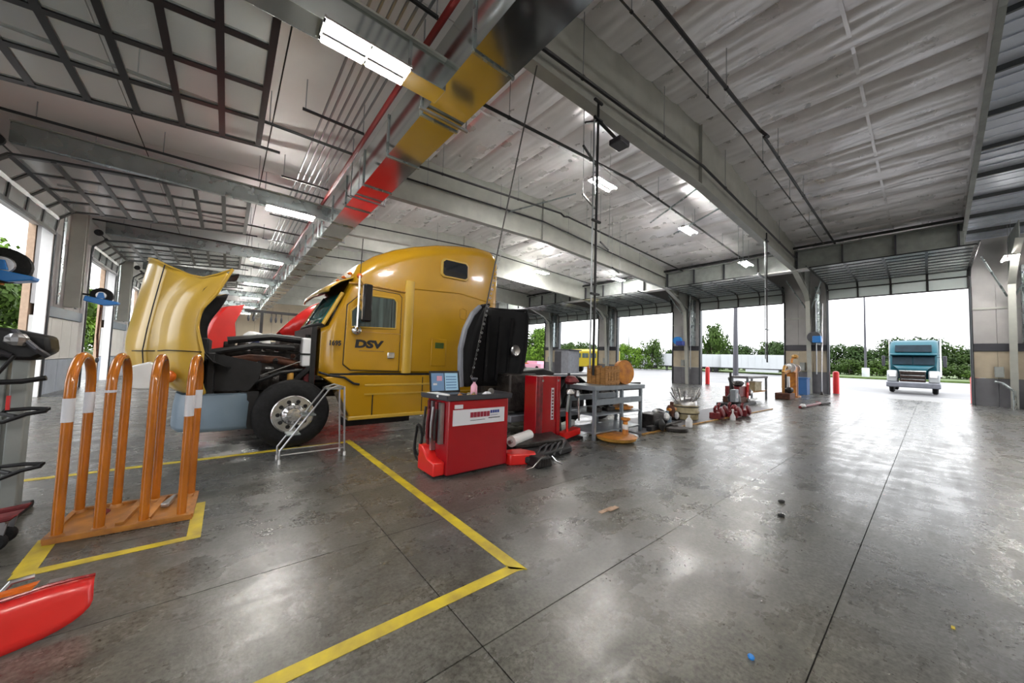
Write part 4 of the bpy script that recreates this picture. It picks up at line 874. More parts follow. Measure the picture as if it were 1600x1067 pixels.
# ------------------------------------------------------------------ folding step by the wheel
e = thing('folding_step', 'silver folding step ladder standing in front of the truck wheel', 'ladder', (1.0, 5.9, 0)); o = e.location
for y, dy in ((5.72, 0), (6.02, 0)):
    MB(o).tube([(.64, y, .05), (.64, y, .18), (1.22, y-.0, 1.02), (1.34, y, 1.06), (1.42, y, 1.04), (1.47, y, .05)], .013, 8).build('side_rail', 'steel', e, True)
    MB(o).tube([(.64, y, .12), (1.47, y, .12)], .009, 6).build('lower_brace', 'steel', e, True)
    for x in (.64, 1.47): MB(o).cyl((x, y, 0), (x, y, .06), .018, n=10).build('foot', 'white', e)
for k, (x, z) in enumerate(((.78, .38), (.96, .64))): MB(o).box(x-.07, x+.10, 5.73, 6.01, z-.012, z+.012).build('tread', 'galv', e, bevel=.006)
MB(o).box(1.18, 1.42, 5.73, 6.01, 1.0, 1.025).build('platform', 'galv', e, bevel=.006)
for x, z in ((.64, .1), (1.47, .1), (1.47, .55)): MB(o).cyl((x, 5.72, z), (x, 6.02, z), .01, n=6).build('cross_rod', 'steel', e)

# ------------------------------------------------------------------ left edge: wheel machine, jack, red panel
e = thing('wheel_balancer', 'black wheel service machine with a grey post at the left edge', 'machine', (-1.7, 5.3, 0)); o = e.location
MB(o).prism([(-2.6, 5.1), (-1.34, 5.1), (-1.34, 5.5), (-2.6, 5.5)], 'z', 0, .06).build('base', 'black', e, bevel=.01)
MB(o).box(-1.46, -1.36, 5.18, 5.3, .06, 1.42).build('post', 'paint_grey', e, bevel=.012); MB(o).box(-1.62, -1.5, 5.25, 5.4, .06, 1.4).build('post', 'paint_grey', e, bevel=.012)
MB(o).prism([(-2.4, 1.40), (-1.34, 1.40), (-1.24, 1.48), (-1.26, 1.62), (-1.5, 1.68), (-2.4, 1.72)], 'y', 5.12, 5.38).build('head', 'black', e, bevel=.03)
for k in range(4): MB(o).tube([(-2.2+.25*k, 5.12, 1.66), (-2.05+.25*k, 5.05, 1.5), (-1.85+.2*k, 5.1, 1.44)], .022, 8).build('head_hose', 'belt', e, True)
MB(o).blob((-1.42, 5.08, 1.58), .07, .05, .06, 3, 10, .1).build('chuck', 'steel', e)
MB(o).tube([(-2.3, 5.0, .86), (-1.55, 4.98, 1.12), (-1.40, 5.0, 1.44)], .014, 6).build('cable', 'black', e, True)
MB(o).tube([(-2.4, 5.02, 1.18), (-1.35, 5.0, 1.22), (-1.22, 5.0, 1.25)], .022, 8).build('side_arm', 'black', e, True)
for z in (.94, .46):
    MB(o).tube([(-2.3, 5.06, z-.13), (-1.42, 5.0, z-.06), (-1.30, 4.98, z), (-1.20, 4.98, z+.02), (-1.19, 5.0, z+.035), (-1.30, 5.04, z+.04), (-1.44, 5.08, z+.03), (-1.46, 5.08, z+.0), (-1.36, 5.0, z-.02)], .017, 8).build('lift_fork', 'black', e, True)
MB(o).box(-1.42, -1.40, 5.0, 5.02, .98, 1.1).build('red_strap', 'red_bright', e)
e = thing('floor_jack', 'red wheeled floor jack poking in at the left edge', 'jack', (-1.3, 4.5, 0)); o = e.location
MB(o).prism([(-1.75, .16), (-1.18, .22), (-1.14, .26), (-1.75, .20)], 'y', 4.40, 4.54).build('frame', 'red_dirty', e, bevel=.01)
MB(o).prism([(-1.75, .17), (-1.16, .23), (-1.14, .27), (-1.75, .21)], 'y', 4.62, 4.66).build('frame', 'red_dirty', e, bevel=.01)
MB(o).cyl((-1.22, 4.42, .2), (-1.22, 4.64, .2), .02, n=8).build('axle', 'steel', e)
for y in (4.44, 4.60):
    MB(o).bar((-1.22, y, .2), (-1.24, y, .07), .02, .05).build('fork', 'steel', e)
    MB(o).lathe((-1.25, y-.02, .065), (0, 1, 0), [(.0, 0), (.05, 0), (.065, .012), (.065, .028), (.05, .04), (0, .04)], 20).build('caster', 'rubber', e, True)
for x in (-1.72,): MB(o).lathe((x, 4.42, .065), (0, 1, 0), [(.0, 0), (.065, .01), (.065, .2), (0, .22)], 16).build('caster', 'rubber', e, True)
e = thing('body_panel', 'bright red truck body panel lying on the floor in the bottom left corner', 'panel', (-1.0, 2.9, 0)); o = e.location
pr = [(-1.7, 2.55), (-1.3, 2.74), (-.95, 2.88), (-.78, 2.94), (-.66, 2.97), (-.56, 3.00), (-.50, 3.03)]
rr = []
for k, (x, y) in enumerate(pr):
    zt = [.26, .27, .25, .245, .25, .24, .225][k]; zb = [0.005, .005, .005, .005, .012, .04, .09][k]
    rr.append([(x, y, zb), (x-.005, y+.02, zb+(zt-zb)*.35), (x-.01, y+.035, zb+(zt-zb)*.8), (x-.015, y+.07, zt), (x-.02, y+.16, zt-.03)])
pn = MB(o).grid(rr).build('skin', 'red_bright', e, True, solid=.012, sub=1)
MB(o).tube([Vector(r[3])+Vector((0, 0, .004)) for r in rr[1:]], .008, 6).build('rolled_edge', 'red', pn, True)
MB(o).prism([(-.86, .255), (-.72, .26), (-.70, .285), (-.84, .27)], 'y', 3.02, 3.06).build('orange_reflector', 'signal', e); MB(o).tube([(-.84, 3.06, .24), (-.80, 3.08, .30), (-.73, 3.1, .30)], .012, 6).build('bracket', 'steel', e, True); MB(o).box(-.68, -.6, 3.08, 3.12, .24, .25).build('clip', 'steel', e)

# blue hose reels on the left columns
def reel(loc, lab, r=.30, sc=1.):
    e = thing('hose_reel', lab, 'hose reel', loc); x, y, z = loc; o = e.location
    MB(o).lathe((x, y-.10*sc, z), (0, 1, 0), [(.06, 0), (r*.75, .0), (r, .03*sc), (r, .17*sc), (r*.75, .2*sc), (.06, .2*sc)], 28).build('hose_drum', 'rubber', e, True)
    MB(o).lathe((x, y-.13*sc, z), (0, 1, 0), [(.0, 0), (r*.45, .0), (r*.5, .03)], 20).build('hub_disc', 'steel', e, True)
    MB(o).prism([(x-.35*sc, z-.05), (x+.42*sc, z-.18), (x+.40*sc, z-.26), (x+.1, z-.34), (x-.38*sc, z-.22)], 'y', y-.17*sc, y+.17*sc).build('bracket', 'blue', e, bevel=.02)
    MB(o).prism([(x-.1, z-.1), (x+.1, z-.1), (x+.05, z+.1), (x-.05, z+.1)], 'y', y-.16*sc, y-.135*sc).build('arm', 'blue', e, bevel=.01)
    MB(o).cyl((x, y, z-.3), (x, y, z-.4), .03, n=8).build('hose_stop', 'amber', e)
    MB(o).bar((x, y+.1, z), (XW+.34, y+.12, z+.02), .06, .06).build('wall_arm', 'pipe', e); return e
reel((-3.60, 12.0, 3.12), 'blue hose reel with a big black drum at the left edge', .36)
R2 = reel((-3.45, 18.3, 3.28), 'blue hose reel in front of the column left of the yellow hood', .27, 1.0)
e = R2; MB(e.location).tube([(-3.45, 18.3, 2.9), (-3.47, 18.3, 1.9), (-3.43, 18.3, 1.15)], .03, 6).build('hose', 'rust', e, True); MB(e.location).blob((-3.43, 18.3, 1.05), .05, .05, .1, 3, 8, .1).build('hook', 'belt', e)

# ------------------------------------------------------------------ workbench and what is on it
wb = thing('workbench', 'grey steel workbench standing right of the red machine column', 'workbench', (6.5, 4.5, 0)); o = wb.location
MB(o).box(5.6, 7.45, 4.18, 4.95, .97, 1.06).build('top', 'bench', wb, bevel=.008)
for x in (5.66, 6.6, 7.36):
    for y in (4.24, 4.88): MB(o).box(x-.03, x+.03, y-.03, y+.03, 0, .97).build('leg', 'bench', wb)
MB(o).box(5.66, 7.36, 4.22, 4.92, .46, .49).build('shelf', 'bench', wb); MB(o).box(5.66, 7.36, 4.2, 4.24, .68, .80).build('rail', 'bench', wb)
MB(o).box(5.66, 7.36, 4.86, 4.9, .70, .82).build('rail', 'bench', wb)
MB(o).box(5.66, 7.36, 4.22, 4.9, .12, .15).build('shelf', 'bench', wb)
e = thing('crate', 'brown wooden slatted crate on the left of the workbench', 'crate', (6.4, 4.6, 1.061)); o = e.location
for k in range(5):
    x = 6.16+.105*k
    for y in (4.36, 4.82): MB(o).box(x, x+.088, y-.012, y+.012, 1.062, 1.46).build('plank', 'wood', e)
for k in range(4):
    y = 4.38+.11*k
    for x in (6.17, 6.66): MB(o).box(x-.012, x+.012, y, y+.095, 1.062, 1.42).build('plank', 'wood', e)
for z in (1.12, 1.36): MB(o).box(6.15, 6.68, 4.335, 4.348, z-.03, z+.03).build('batten', 'wood', e)
MB(o).box(6.19, 6.64, 4.38, 4.8, 1.062, 1.40).build('load', 'rust', e)
e = thing('brake_drum', 'round orange brake drum on the workbench right of the crate', 'brake drum', (7.0, 4.6, 1.061)); o = e.location
MB(o).lathe((6.92, 4.48, 1.32), (-.2, -1, .1), [(.0, -.02), (.10, -.02), (.12, .0), (.24, .01), (.27, .04), (.27, .14), (.0, .16)], 28).build('drum', 'amber', e, True)
MB(o).box(6.8, 7.1, 4.45, 4.75, 1.062, 1.12).build('stand', 'iron', e, bevel=.01)
for k in range(8): a = k*PI/4; MB(o).cyl((6.90+.15*math.cos(a), 4.38, 1.33+.15*math.sin(a)), (6.90+.15*math.cos(a), 4.42, 1.33+.15*math.sin(a)), .02, n=6).build('bolt', 'rust', e)
def lump(name, lab, cat, loc, parts, group=None):
    e = thing(name, lab, cat, loc, group); o = e.location
    for p in parts:
        kd, nm, m = p[0], p[1], p[2]; a = p[3:]
        c = lambda q: (q[0]+loc[0], q[1]+loc[1], q[2]+loc[2])
        if kd == 'b': MB(o).box(a[0]+loc[0], a[1]+loc[0], a[2]+loc[1], a[3]+loc[1], a[4]+loc[2], a[5]+loc[2]).build(nm, m, e, bevel=min(.02, (a[5]-a[4])*.2))
        if kd == 'l': MB(o).lathe(c(a[0]), a[1], a[2], 20).build(nm, m, e, True)
        if kd == 't': MB(o).tube([c(q) for q in a[0]], a[1], 8).build(nm, m, e, True)
        if kd == 's': MB(o).blob(c(a[0]), *a[1], seed=int(a[0][0]*97) % 50, n=10, amp=.15).build(nm, m, e, True)
    return e
Zx = (0, 0, 1)
lump('drill_press', 'silver and rust coloured air tool cluster hanging at the left end of the workbench', 'tool', (5.35, 4.65, 0), [('t', 'post', 'pipe', [(0, 0, 0), (0, 0, 1.3)], .03), ('s', 'head', 'red_dirty', (.03, -.05, 1.16), (.19, .1, .09)), ('s', 'motor', 'steel', (-.05, -.1, .92), (.1, .08, .07)), ('s', 'chuck', 'steel', (.12, -.12, .88), (.06, .06, .08)), ('t', 'lever', 'red_bright', [(-.15, -.1, .6), (-.13, -.1, .15)], .025), ('t', 'hose', 'galv', [(-.1, -.1, .9), (-.15, -.12, .7), (-.15, -.1, .55)], .03), ('b', 'foot', 'black', -.25, .25, -.2, .2, 0, .04), ('t', 'rod', 'chrome', [(.18, -.1, .95), (.2, -.12, .35)], .02)])
lump('rocker_casting', 'black engine casting on the workbench shelf, left one', 'engine part', (6.0, 4.5, .491), [('b', 'body', 'iron', -.14, .14, -.1, .1, 0, .12), ('s', 'boss', 'iron', (.05, 0, .14), (.07, .07, .05))])
lump('rocker_casting', 'black engine casting on the workbench shelf, right one', 'engine part', (6.45, 4.5, .491), [('b', 'body', 'iron', -.12, .16, -.1, .1, 0, .09), ('s', 'boss', 'black', (-.02, 0, .11), (.08, .07, .05))])
lump('bearing_housing', 'orange casting on the workbench shelf at its right end', 'engine part', (6.95, 4.45, .491), [('l', 'housing', 'amber', (0, 0, 0), Zx, [(.1, 0), (.2, .02), (.2, .08), (.1, .12), (0, .12)]), ('b', 'flange', 'amber', -.3, .3, -.1, .1, .02, .07)])
lump('drain_pan', 'round ochre oil pan on the floor under the workbench', 'pan', (6.05, 4.0, 0), [('l', 'pan', 'ochre', (0, 0, 0), Zx, [(.30, .0), (.38, .04), (.40, .09), (.37, .085), (.30, .03), (0, .03)]), ('l', 'rim', 'amber', (0, 0, .085), Zx, [(.385, 0), (.41, .01), (.385, .02)])])
lump('stub_axle', 'orange stub axle standing upright in front of the oil pan', 'axle part', (6.3, 3.95, .03), [('l', 'flange', 'amber', (0, 0, 0), Zx, [(.0, 0), (.15, .0), (.15, .04), (.07, .06), (.05, .2), (.045, .33), (.09, .36), (.09, .40), (0, .41)]), ('l', 'collar', 'white', (0, 0, .17), Zx, [(.055, 0), (.06, .02), (.06, .09), (.05, .1)])])
# drip tray and parts on the floor along the hall
e = thing('drip_mat', 'dark oily drip mat on the floor beneath the removed parts', 'mat', (10.8, 4.3, 0)); MB(e.location).prism([(7.0, 3.98), (15.6, 3.72), (16.0, 4.9), (7.2, 5.3)], 'z', .001, .015).build('mat', 'dark_panel', e); MB(e.location).bar((7.0, 3.98, .02), (15.6, 3.72, .02), .03, .03).build('mat_edge', 'ochre', e)
lump('gearbox_half', 'dark gearbox casing on the mat just right of the workbench', 'engine part', (8.0, 4.3, .016), [('b', 'case', 'iron', -.3, .2, -.2, .2, 0, .34), ('l', 'bell', 'black', (.2, 0, .2), (1, 0, 0), [(.12, 0), (.22, .12), (.22, .16), (.0, .16)]), ('s', 'cap', 'jug', (-.1, -.15, .4), (.06, .06, .05)), ('t', 'pipe', 'steel', [(-.2, -.1, .3), (-.1, -.2, .42), (.2, -.2, .36)], .025)])
lump('axle_hub', 'black axle hub lying on the mat in front of the gearbox casing', 'axle part', (7.75, 4.02, .016), [('l', 'hub', 'black', (0, 0, .12), (0, -1, .2), [(.0, 0), (.12, .0), (.14, .1), (.06, .14), (0, .2)]), ('b', 'shoe', 'black', -.35, -.1, -.05, .1, 0, .12)])
lump('hydraulic_jack', 'blue grey bottle jack beside the orange star casting', 'jack', (8.55, 4.2, .016), [('l', 'bottle', 'bumper', (0, 0, 0), Zx, [(.1, 0), (.1, .22), (.04, .24), (.04, .36), (0, .36)]), ('b', 'foot', 'bumper', -.14, .14, -.1, .1, 0, .03), ('s', 'rag', 'jug', (-.22, -.08, .25), (.1, .08, .1))])
lump('flywheel', 'dark flywheel lying flat at the mat edge before the bottle jack', 'engine part', (8.2, 3.86, .016), [('l', 'disc', 'iron', (0, 0, .0), Zx, [(.0, 0), (.30, 0), (.30, .06), (.24, .07), (.1, .08), (.08, .12), (0, .12)]), ('t', 'bar', 'iron', [(-.3, .1, .1), (.45, .05, .14)], .03)])
lump('universal_joint', 'orange star shaped casting raised on a dark beam', 'axle part', (9.25, 4.5, .016), [('b', 'beam', 'iron', -.5, .5, -.08, .08, .1, .22), ('s', 'hub', 'rust', (0, -.05, .30), (.13, .1, .14)), ('t', 'arm', 'rust', [(0, -.08, .12), (0, -.08, .52)], .05), ('t', 'arm', 'amber', [(-.2, -.08, .32), (.2, -.08, .32)], .045), ('b', 'block', 'iron', -.45, -.25, -.1, .1, 0, .1), ('b', 'block', 'iron', .25, .45, -.1, .1, 0, .1), ('s', 'rag', 'jug', (.2, -.12, .15), (.08, .06, .1))])
lump('plastic_jug', 'white plastic jug standing at the edge of the drip mat', 'jug', (8.85, 3.80, 0), [('b', 'body', 'jug', -.08, .08, -.06, .06, 0, .17), ('l', 'shoulder', 'jug', (0, 0, .165), Zx, [(.085, 0), (.04, .07), (.022, .085), (.022, .11)]), ('l', 'cap', 'sticker', (0, 0, .27), Zx, [(.027, 0), (.027, .03), (0, .03)])])
e = thing('parts_drum', 'stained cream drum holding a fan of bare steel rods', 'drum', (10.1, 4.45, .016)); o = e.location
MB(o).lathe(o, Zx, [(.30, 0), (.34, .02), (.34, .16), (.36, .19), (.36, .23), (.34, .26), (.34, .38), (.33, .40), (.30, .40), (.29, .1), (0, .1)], 28).build('drum', 'creamdrum', e, True)
for z in (.18, .36): MB(o).lathe((10.1, 4.45, z), Zx, [(.35, 0), (.375, .015), (.35, .03)], 28).build('hoop_ring', 'iron', e, True)
MB(o).lathe((10.1, 4.45, .40), Zx, [(.32, 0), (.30, .12), (.22, .20), (.1, .22)], 24).build('upper_ring', 'steel', e, True)
rd = random.Random(11)
for k in range(16):
    a = 2*PI*k/16; MB(o).tube([(10.1+.12*math.cos(a), 4.45+.12*math.sin(a), .3), (10.1+rd.uniform(.3, .5)*math.cos(a), 4.45+.4*math.sin(a), rd.uniform(.66, .92))], .018, 6).build('rod', 'steel', e, True)
reds = [('red impeller casting at the left of the red parts heap', 11.0, 3.95, .30), ('dark red pump casing second in the red parts heap', 11.55, 4.05, .34), ('dark red valve body in the middle of the red heap', 11.75, 3.75, .3), ('worn red bracket fourth in the red heap', 12.1, 3.95, .34), ('dark red pump casing at the right end of the red heap', 12.45, 3.72, .32)]
for k, (lab, x, y, h) in enumerate(reds):
    lump('pump_casting', lab, 'engine part', (x, y, .016 if k < 5 else 0), [('b', 'body', 'red_dirty', -.18, .18, -.14, .14, 0, h*.6), ('l', 'volute', 'red_dirty', (0, -.1, h*.6), (.2, -1, .3), [(.0, 0), (.13, 0), (.15, .06), (.08, .1), (0, .1)]), ('t', 'flange_pipe', 'red_dirty', [(-.1, 0, h*.5), (-.16, 0, h), (-.05, 0, h+.05)], .04), ('s', 'fitting', ['steel', 'creamdrum', 'steel', 'red', 'red_dirty'][k], (.1, -.14, .1), (.06, .05, .06))])
lump('white_funnel', 'small white funnel bottle before the red parts heap', 'bottle', (11.25, 3.62, 0), [('l', 'body', 'jug', (0, 0, 0), Zx, [(.07, 0), (.07, .1), (.02, .2), (.02, .28)]), ('l', 'cap', 'white', (0, 0, .27), Zx, [(.03, 0), (.03, .04), (0, .04)])])
lump('stand_post', 'thin black upright with a square grey box near its foot', 'stand', (13.3, 4.35, .016), [('t', 'post', 'pipe', [(0, 0, 0), (0, 0, 1.3)], .035), ('b', 'box', 'bench', -.17, .17, -.2, -.04, .32, .74), ('b', 'notice', 'sticker', -.06, .06, -.205, -.2, .45, .62), ('l', 'foot', 'iron', (0, 0, 0), Zx, [(.0, 0), (.2, 0), (.18, .04), (0, .05)])])
lump('engine_stand', 'dark and red engine on a low stand behind the upright post', 'engine', (15.8, 4.95, .0), [('b', 'skid', 'black', -1.1, 1.2, -.35, .35, .0, .12), ('b', 'block', 'red_dirty', -.5, .5, -.25, .25, .35, .75), ('s', 'manifold', 'iron', (-.2, -.1, .85), (.3, .2, .12)), ('t', 'strut', 'pipe', [(-1.4, -.2, 1.1), (-1.1, -.2, .75), (-.9, -.2, .55)], .05), ('b', 'head', 'rust', -.6, .4, -.3, .3, .12, .35), ('s', 'turbo', 'steel', (.5, -.3, .5), (.14, .12, .14)), ('t', 'pipe', 'red_bright', [(.2, -.3, .3), (.3, -.3, .8), (.5, -.25, .85)], .05), ('s', 'fan', 'black', (-.9, -.2, .3), (.35, .2, .28)), ('t', 'bar', 'white', [(.1, -.4, .22), (.9, -.42, .25)], .05)])
e = thing('workbench', 'small green topped bench with thin legs behind the red engine', 'workbench', (19.0, 5.4, 0)); o = e.location
MB(o).box(17.7, 20.6, 5.1, 5.8, 1.0, 1.1).build('top', 'dark_panel', e, bevel=.01)
for x in (17.8, 20.5):
    for y in (5.15, 5.75): MB(o).box(x-.04, x+.04, y-.04, y+.04, 0, 1.0).build('leg', 'bench', e)
MB(o).box(17.8, 20.5, 5.15, 5.75, .35, .4).build('shelf', 'wood', e)
lump('parts_box', 'tan parts box on the shelf of the small green bench', 'box', (19.5, 5.4, .401), [('b', 'body', 'creamdrum', -.5, .5, -.2, .2, 0, .4), ('b', 'lid', 'tan_panel', -.52, .52, -.22, .22, .4, .44)])
lump('floor_grinder', 'orange pedestal grinder standing against the wide column', 'grinder', (23.4, 4.7, 0), [('b', 'pedestal', 'amber', -.28, .22, -.2, .2, .05, 1.3), ('b', 'pedestal_edge', 'rust', -.05, .05, -.22, -.2, .05, 1.3), ('b', 'foot', 'amber', -.35, .3, -.3, .3, 0, .06), ('b', 'motor', 'amber', -.45, .35, -.15, .15, 1.3, 1.6), ('l', 'wheel', 'steel', (-.6, 0, 1.55), (1, 0, 0), [(0, 0), (.25, 0), (.25, .1), (0, .1)]), ('l', 'wheel', 'steel', (.45, 0, 1.5), (1, 0, 0), [(0, 0), (.25, 0), (.25, .1), (0, .1)]), ('t', 'lamp_arm', 'amber', [(-.2, 0, 1.6), (-.1, 0, 2.0), (.1, -.1, 2.15)], .05), ('s', 'lamp', 'ochre', (.1, -.1, 2.15), (.2, .15, .12)), ('t', 'arm', 'wood', [(-.4, 0, 1.4), (-1.3, .1, 1.25), (-1.35, .1, .5)], .08)])
lump('chop_saw', 'small brown cutting machine with white knob left of the orange grinder', 'machine', (21.4, 4.6, 0), [('b', 'base', 'rust', -.5, .5, -.3, .3, 0, .3), ('t', 'upright', 'wood', [(-.3, 0, .3), (-.3, 0, 1.3)], .06), ('t', 'upright', 'iron', [(.1, 0, .3), (.1, 0, 1.2)], .06), ('s', 'knob', 'white', (.35, -.1, 1.6), (.14, .12, .14)), ('t', 'arch', 'ochre', [(-.3, 0, 1.3), (0, 0, 1.6), (.35, 0, 1.55)], .07), ('b', 'panel', 'white', .3, .5, -.1, .1, .5, 1.1), ('s', 'motor', 'iron', (-.1, -.2, .45), (.25, .18, .15))])
lump('waste_bin', 'blue plastic bin against the grey wainscot of the wide column', 'bin', (26.3, 4.95, 0), [('b', 'body', 'blue_bin', -.4, .35, -.4, .3, 0, .95), ('b', 'rim', 'blue_bin', -.44, .39, -.44, .34, .93, 1.0)])
lump('shop_cord', 'grey power cord running down the wide column to the floor', 'cord', (27.2, 4.1, 0), [('t', 'cord', 'steel', [(0, 0, 0), (.05, 0, 1.6), (.3, 0, 3.0), (.5, 0, 5.5)], .03), ('l', 'plug', 'iron', (0, 0, 0), Zx, [(0, 0), (.1, 0), (.06, .15), (0, .2)])])
e = thing('air_reel', 'small blue air reel fixed to the wide column above the dark belt', 'hose reel', (27.2, 4.45, 3.3)); o = e.location
MB(o).lathe((27.3, 4.45, 3.45), (1, 0, 0), [(0, 0), (.32, 0), (.34, .1), (.34, .3), (0, .3)], 20).build('drum', 'belt', e, True); MB(o).box(27.15, 27.6, 4.1, 4.5, 3.1, 3.5).build('bracket', 'blue', e, bevel=.03)
e = thing('air_reel', 'small blue air reel on the column third from the right', 'hose reel', (27.2, 12.4, 3.2)); o = e.location
MB(o).lathe((27.3, 12.7, 3.4), (1, 0, 0), [(0, 0), (.3, 0), (.32, .1), (.32, .3), (0, .3)], 20).build('drum', 'blue', e, True); MB(o).box(27.15, 27.6, 12.2, 12.7, 3.0, 3.35).build('bracket', 'ink_blue', e, bevel=.03)
lump('tow_bar', 'dark steel tow bar lying on the floor before the wide column', 'bar', (19.2, 3.1, 0), [('t', 'bar', 'red_dirty', [(-2.2, .1, .05), (-.6, 0, .06), (.3, -.1, .08), (1.2, .15, .05)], .05), ('t', 'hook_bar', 'iron', [(.3, -.1, .06), (.9, -.3, .08), (1.4, -.1, .05)], .06), ('s', 'eye', 'white', (-2.0, .05, .1), (.2, .1, .08))])
lump('steel_cabinet', 'dark grey metal cabinet behind the red machine, before the yellow bus', 'cabinet', (25.2, 22.0, 0), [('b', 'body', 'fender_grey', -.9, .6, -.8, .9, .1, 2.5), ('b', 'door_panel', 'belt', -.93, -.9, 0.1, .95, .2, 2.4), ('b', 'top', 'belt', -.95, .65, -1.05, 1.05, 2.5, 2.6)])
# grey hose stanchion by the end wall
lump('hose_rack', 'bent grey pipe rack against the end wall at the right edge', 'rack', (27.4, -2.4, 0), [('t', 'pipe', 'galv', [(0, 0, 0), (0, 0, .8), (.05, .3, 1.15), (.1, .5, 1.2)], .05), ('t', 'pipe', 'galv', [(.2, -.6, 0), (.2, -.6, 1.1)], .05), ('b', 'tank', 'black', .1, .5, -1.3, -.4, 0, 1.0)])
# floor litter
lump('cardboard_scrap', 'torn strip of tan cardboard on the open floor', 'scrap', (3.17, 2.18, .0), [('b', 'strip', 'cardboard', -.13, .1, -.02, .025, .001, .008), ('b', 'strip', 'cardboard', -.02, .13, -.05, .0, .006, .016)])
lump('blue_cap', 'small blue plastic cap at the bottom edge of the picture', 'cap', (2.24, .635, 0), [('l', 'cap', 'blue', (0, 0, 0), Zx, [(.0, 0), (.014, 0), (.017, .010), (.013, .016), (0, .016)])])
lump('wood_chip', 'tiny yellow chip on the floor at the lower right', 'scrap', (3.5, -.06, 0), [('b', 'chip', 'yellow_line', -.016, .016, -.008, .008, .0, .006)])
for k, (x, y) in enumerate(((5.02, 1.12), (4.55, 1.02))): lump('rubber_scrap', ['black rubber scrap on the open floor, farther one', 'black rubber scrap on the open floor, nearer one'][k], 'scrap', (x, y, 0), [('s', 'scrap', 'rubber', (0, 0, .01), (.05, .03, .012))])

# bollards
for x, y, lab in ((29.1, 3.72, 'red bollard at the left side of the wide open doorway'), (28.95, -1.42, 'red bollard at the right side of the wide open doorway'), (29.2, 11.15, 'red bollard in the second doorway from the right')):
    e = thing('bollard', lab, 'bollard', (x, y, 0)); MB(e.location).lathe(e.location, Zx, [(.15, 0), (.15, 1.3), (.12, 1.38), (.05, 1.41), (0, 1.42)], 20).build('post', 'bollard', e, True); MB(e.location).lathe(e.location, Zx, [(.18, 0), (.18, .03), (.15, .04)], 20).build('collar', 'apron', e)

# ------------------------------------------------------------------ red trucks further down the hall
def red_hood_truck(x, y, lab, m='red_bright', sc=1.):
    e = thing('semi_truck', lab, 'truck', (x, y, 0)); o = e.location
    hr_ = []
    for k in range(7):
        t = k/6; yy = y-1.1+2.2*t; b = .25*(1-(2*t-1)**2)
        hr_.append([(x-.9-b, yy, 1.2), (x-1.0-b, yy, 1.7), (x-.8-b, yy, 2.4), (x-.5-b*.8, yy, 2.9), (x-.1-b*.5, yy+.0, 3.0 if k in (0, 6) else 2.8)])
    MB(o).grid(hr_).build('hood', m, e, True, solid=.04)
    MB(o).prism([(x-.9, 1.2), (x-.6, 1.2), (x-.25, 1.9), (x-.3, 2.4), (x-.1, 3.0), (x-.5, 2.9), (x-.8, 2.4), (x-1.0, 1.7)], 'y', y-1.12, y-1.08).build('hood_side', m, e, bevel=.01)
    MB(o).box(x-.4, x+1.0, y-.5, y+.5, .7, 1.7).build('engine', 'iron', e, bevel=.04); MB(o).box(x-.7, x+6.5, y-.5, y-.35, .7, .95).build('frame_rail', 'iron', e); MB(o).box(x-.7, x+6.5, y+.35, y+.5, .7, .95).build('frame_rail', 'iron', e)
    MB(o).box(x-.9, x-.5, y-1.15, y+1.15, .4, .9).build('bumper', 'white', e, bevel=.05)
    MB(o).prism([(x+1.2, 1.1), (x+1.2, 2.0), (x+1.55, 2.7), (x+2.2, 3.2), (x+4.6, 3.7), (x+4.6, 1.1)], 'y', y-1.2, y+1.2).build('cab', m, e, bevel=.1)
    MB(o).prism([(x+1.7, 1.95), (x+2.4, 1.95), (x+2.4, 2.55), (x+1.95, 2.55)], 'y', y-1.215, y-1.19).build('side_window', 'side_glass', e)
    wheel(x+.9, y-1.1, .52, .28, e, o, -1, False); wheel(x+5.5, y-1.1, .52, .3, e, o, -1, False); wheel(x+.9, y+1.1, .52, .28, e, o, 1, False); wheel(x+5.5, y+1.1, .52, .3, e, o, 1, False)
    return e
red_hood_truck(.45, 15.0, 'red truck with its hood tipped up, seen behind the open yellow hood')
lump('red_fairing', 'bright red rounded fairing rising behind the yellow truck windscreen', 'panel', (1.9, 12.6, 0), [])
e = bpy.data.objects['red_fairing']; o = e.location
fr_ = []
for k in range(9):
    t = k/8; fr_.append([(1.15+1.35*t, 12.3, 2.15+.15*t+.9*math.sin(t*PI*.55)), (1.15+1.3*t, 12.9, 2.10+.15*t+.9*math.sin(t*PI*.55)), (1.25+1.2*t, 13.6, 1.9+.7*math.sin(t*PI*.55))])
MB(o).grid(fr_).build('top_skin', 'red_bright', e, True, solid=.03)
fs_ = [[(1.15+1.35*k/8, 12.3, 2.15+.15*k/8+.9*math.sin(k/8*PI*.55)), (1.25+1.2*k/8, 12.32, 2.05)] for k in range(9)]
MB(o).grid(fs_).build('side_skin', 'red_bright', e, True, solid=.03); MB(o).box(1.2, 2.4, 12.4, 13.5, 0, 2.05).build('crate_stand', 'iron', e, bevel=.03)
lump('white_hood', 'white and navy truck hood leaning behind the open yellow hood', 'panel', (.75, 11.9, 0), [])
e = bpy.data.objects['white_hood']; o = e.location
MB(o).grid([[(.20, 11.9, 1.55), (.25, 11.85, 1.9), (.42, 11.9, 2.12)], [(.5, 11.8, 1.55), (.55, 11.75, 1.85), (.66, 11.8, 2.05)], [(.95, 11.85, 1.55), (.95, 11.85, 1.8), (.9, 11.9, 1.98)]]).build('skin', 'white', e, True, solid=.03, sub=1)
MB(o).prism([(.48, 1.65), (.62, 1.65), (.74, 2.0), (.60, 2.0)], 'y', 11.68, 11.74).build('navy_stripe', 'ink_blue', e); MB(o).box(.2, .95, 11.95, 12.5, 0, 1.56).build('pallet_stand', 'iron', e, bevel=.02)
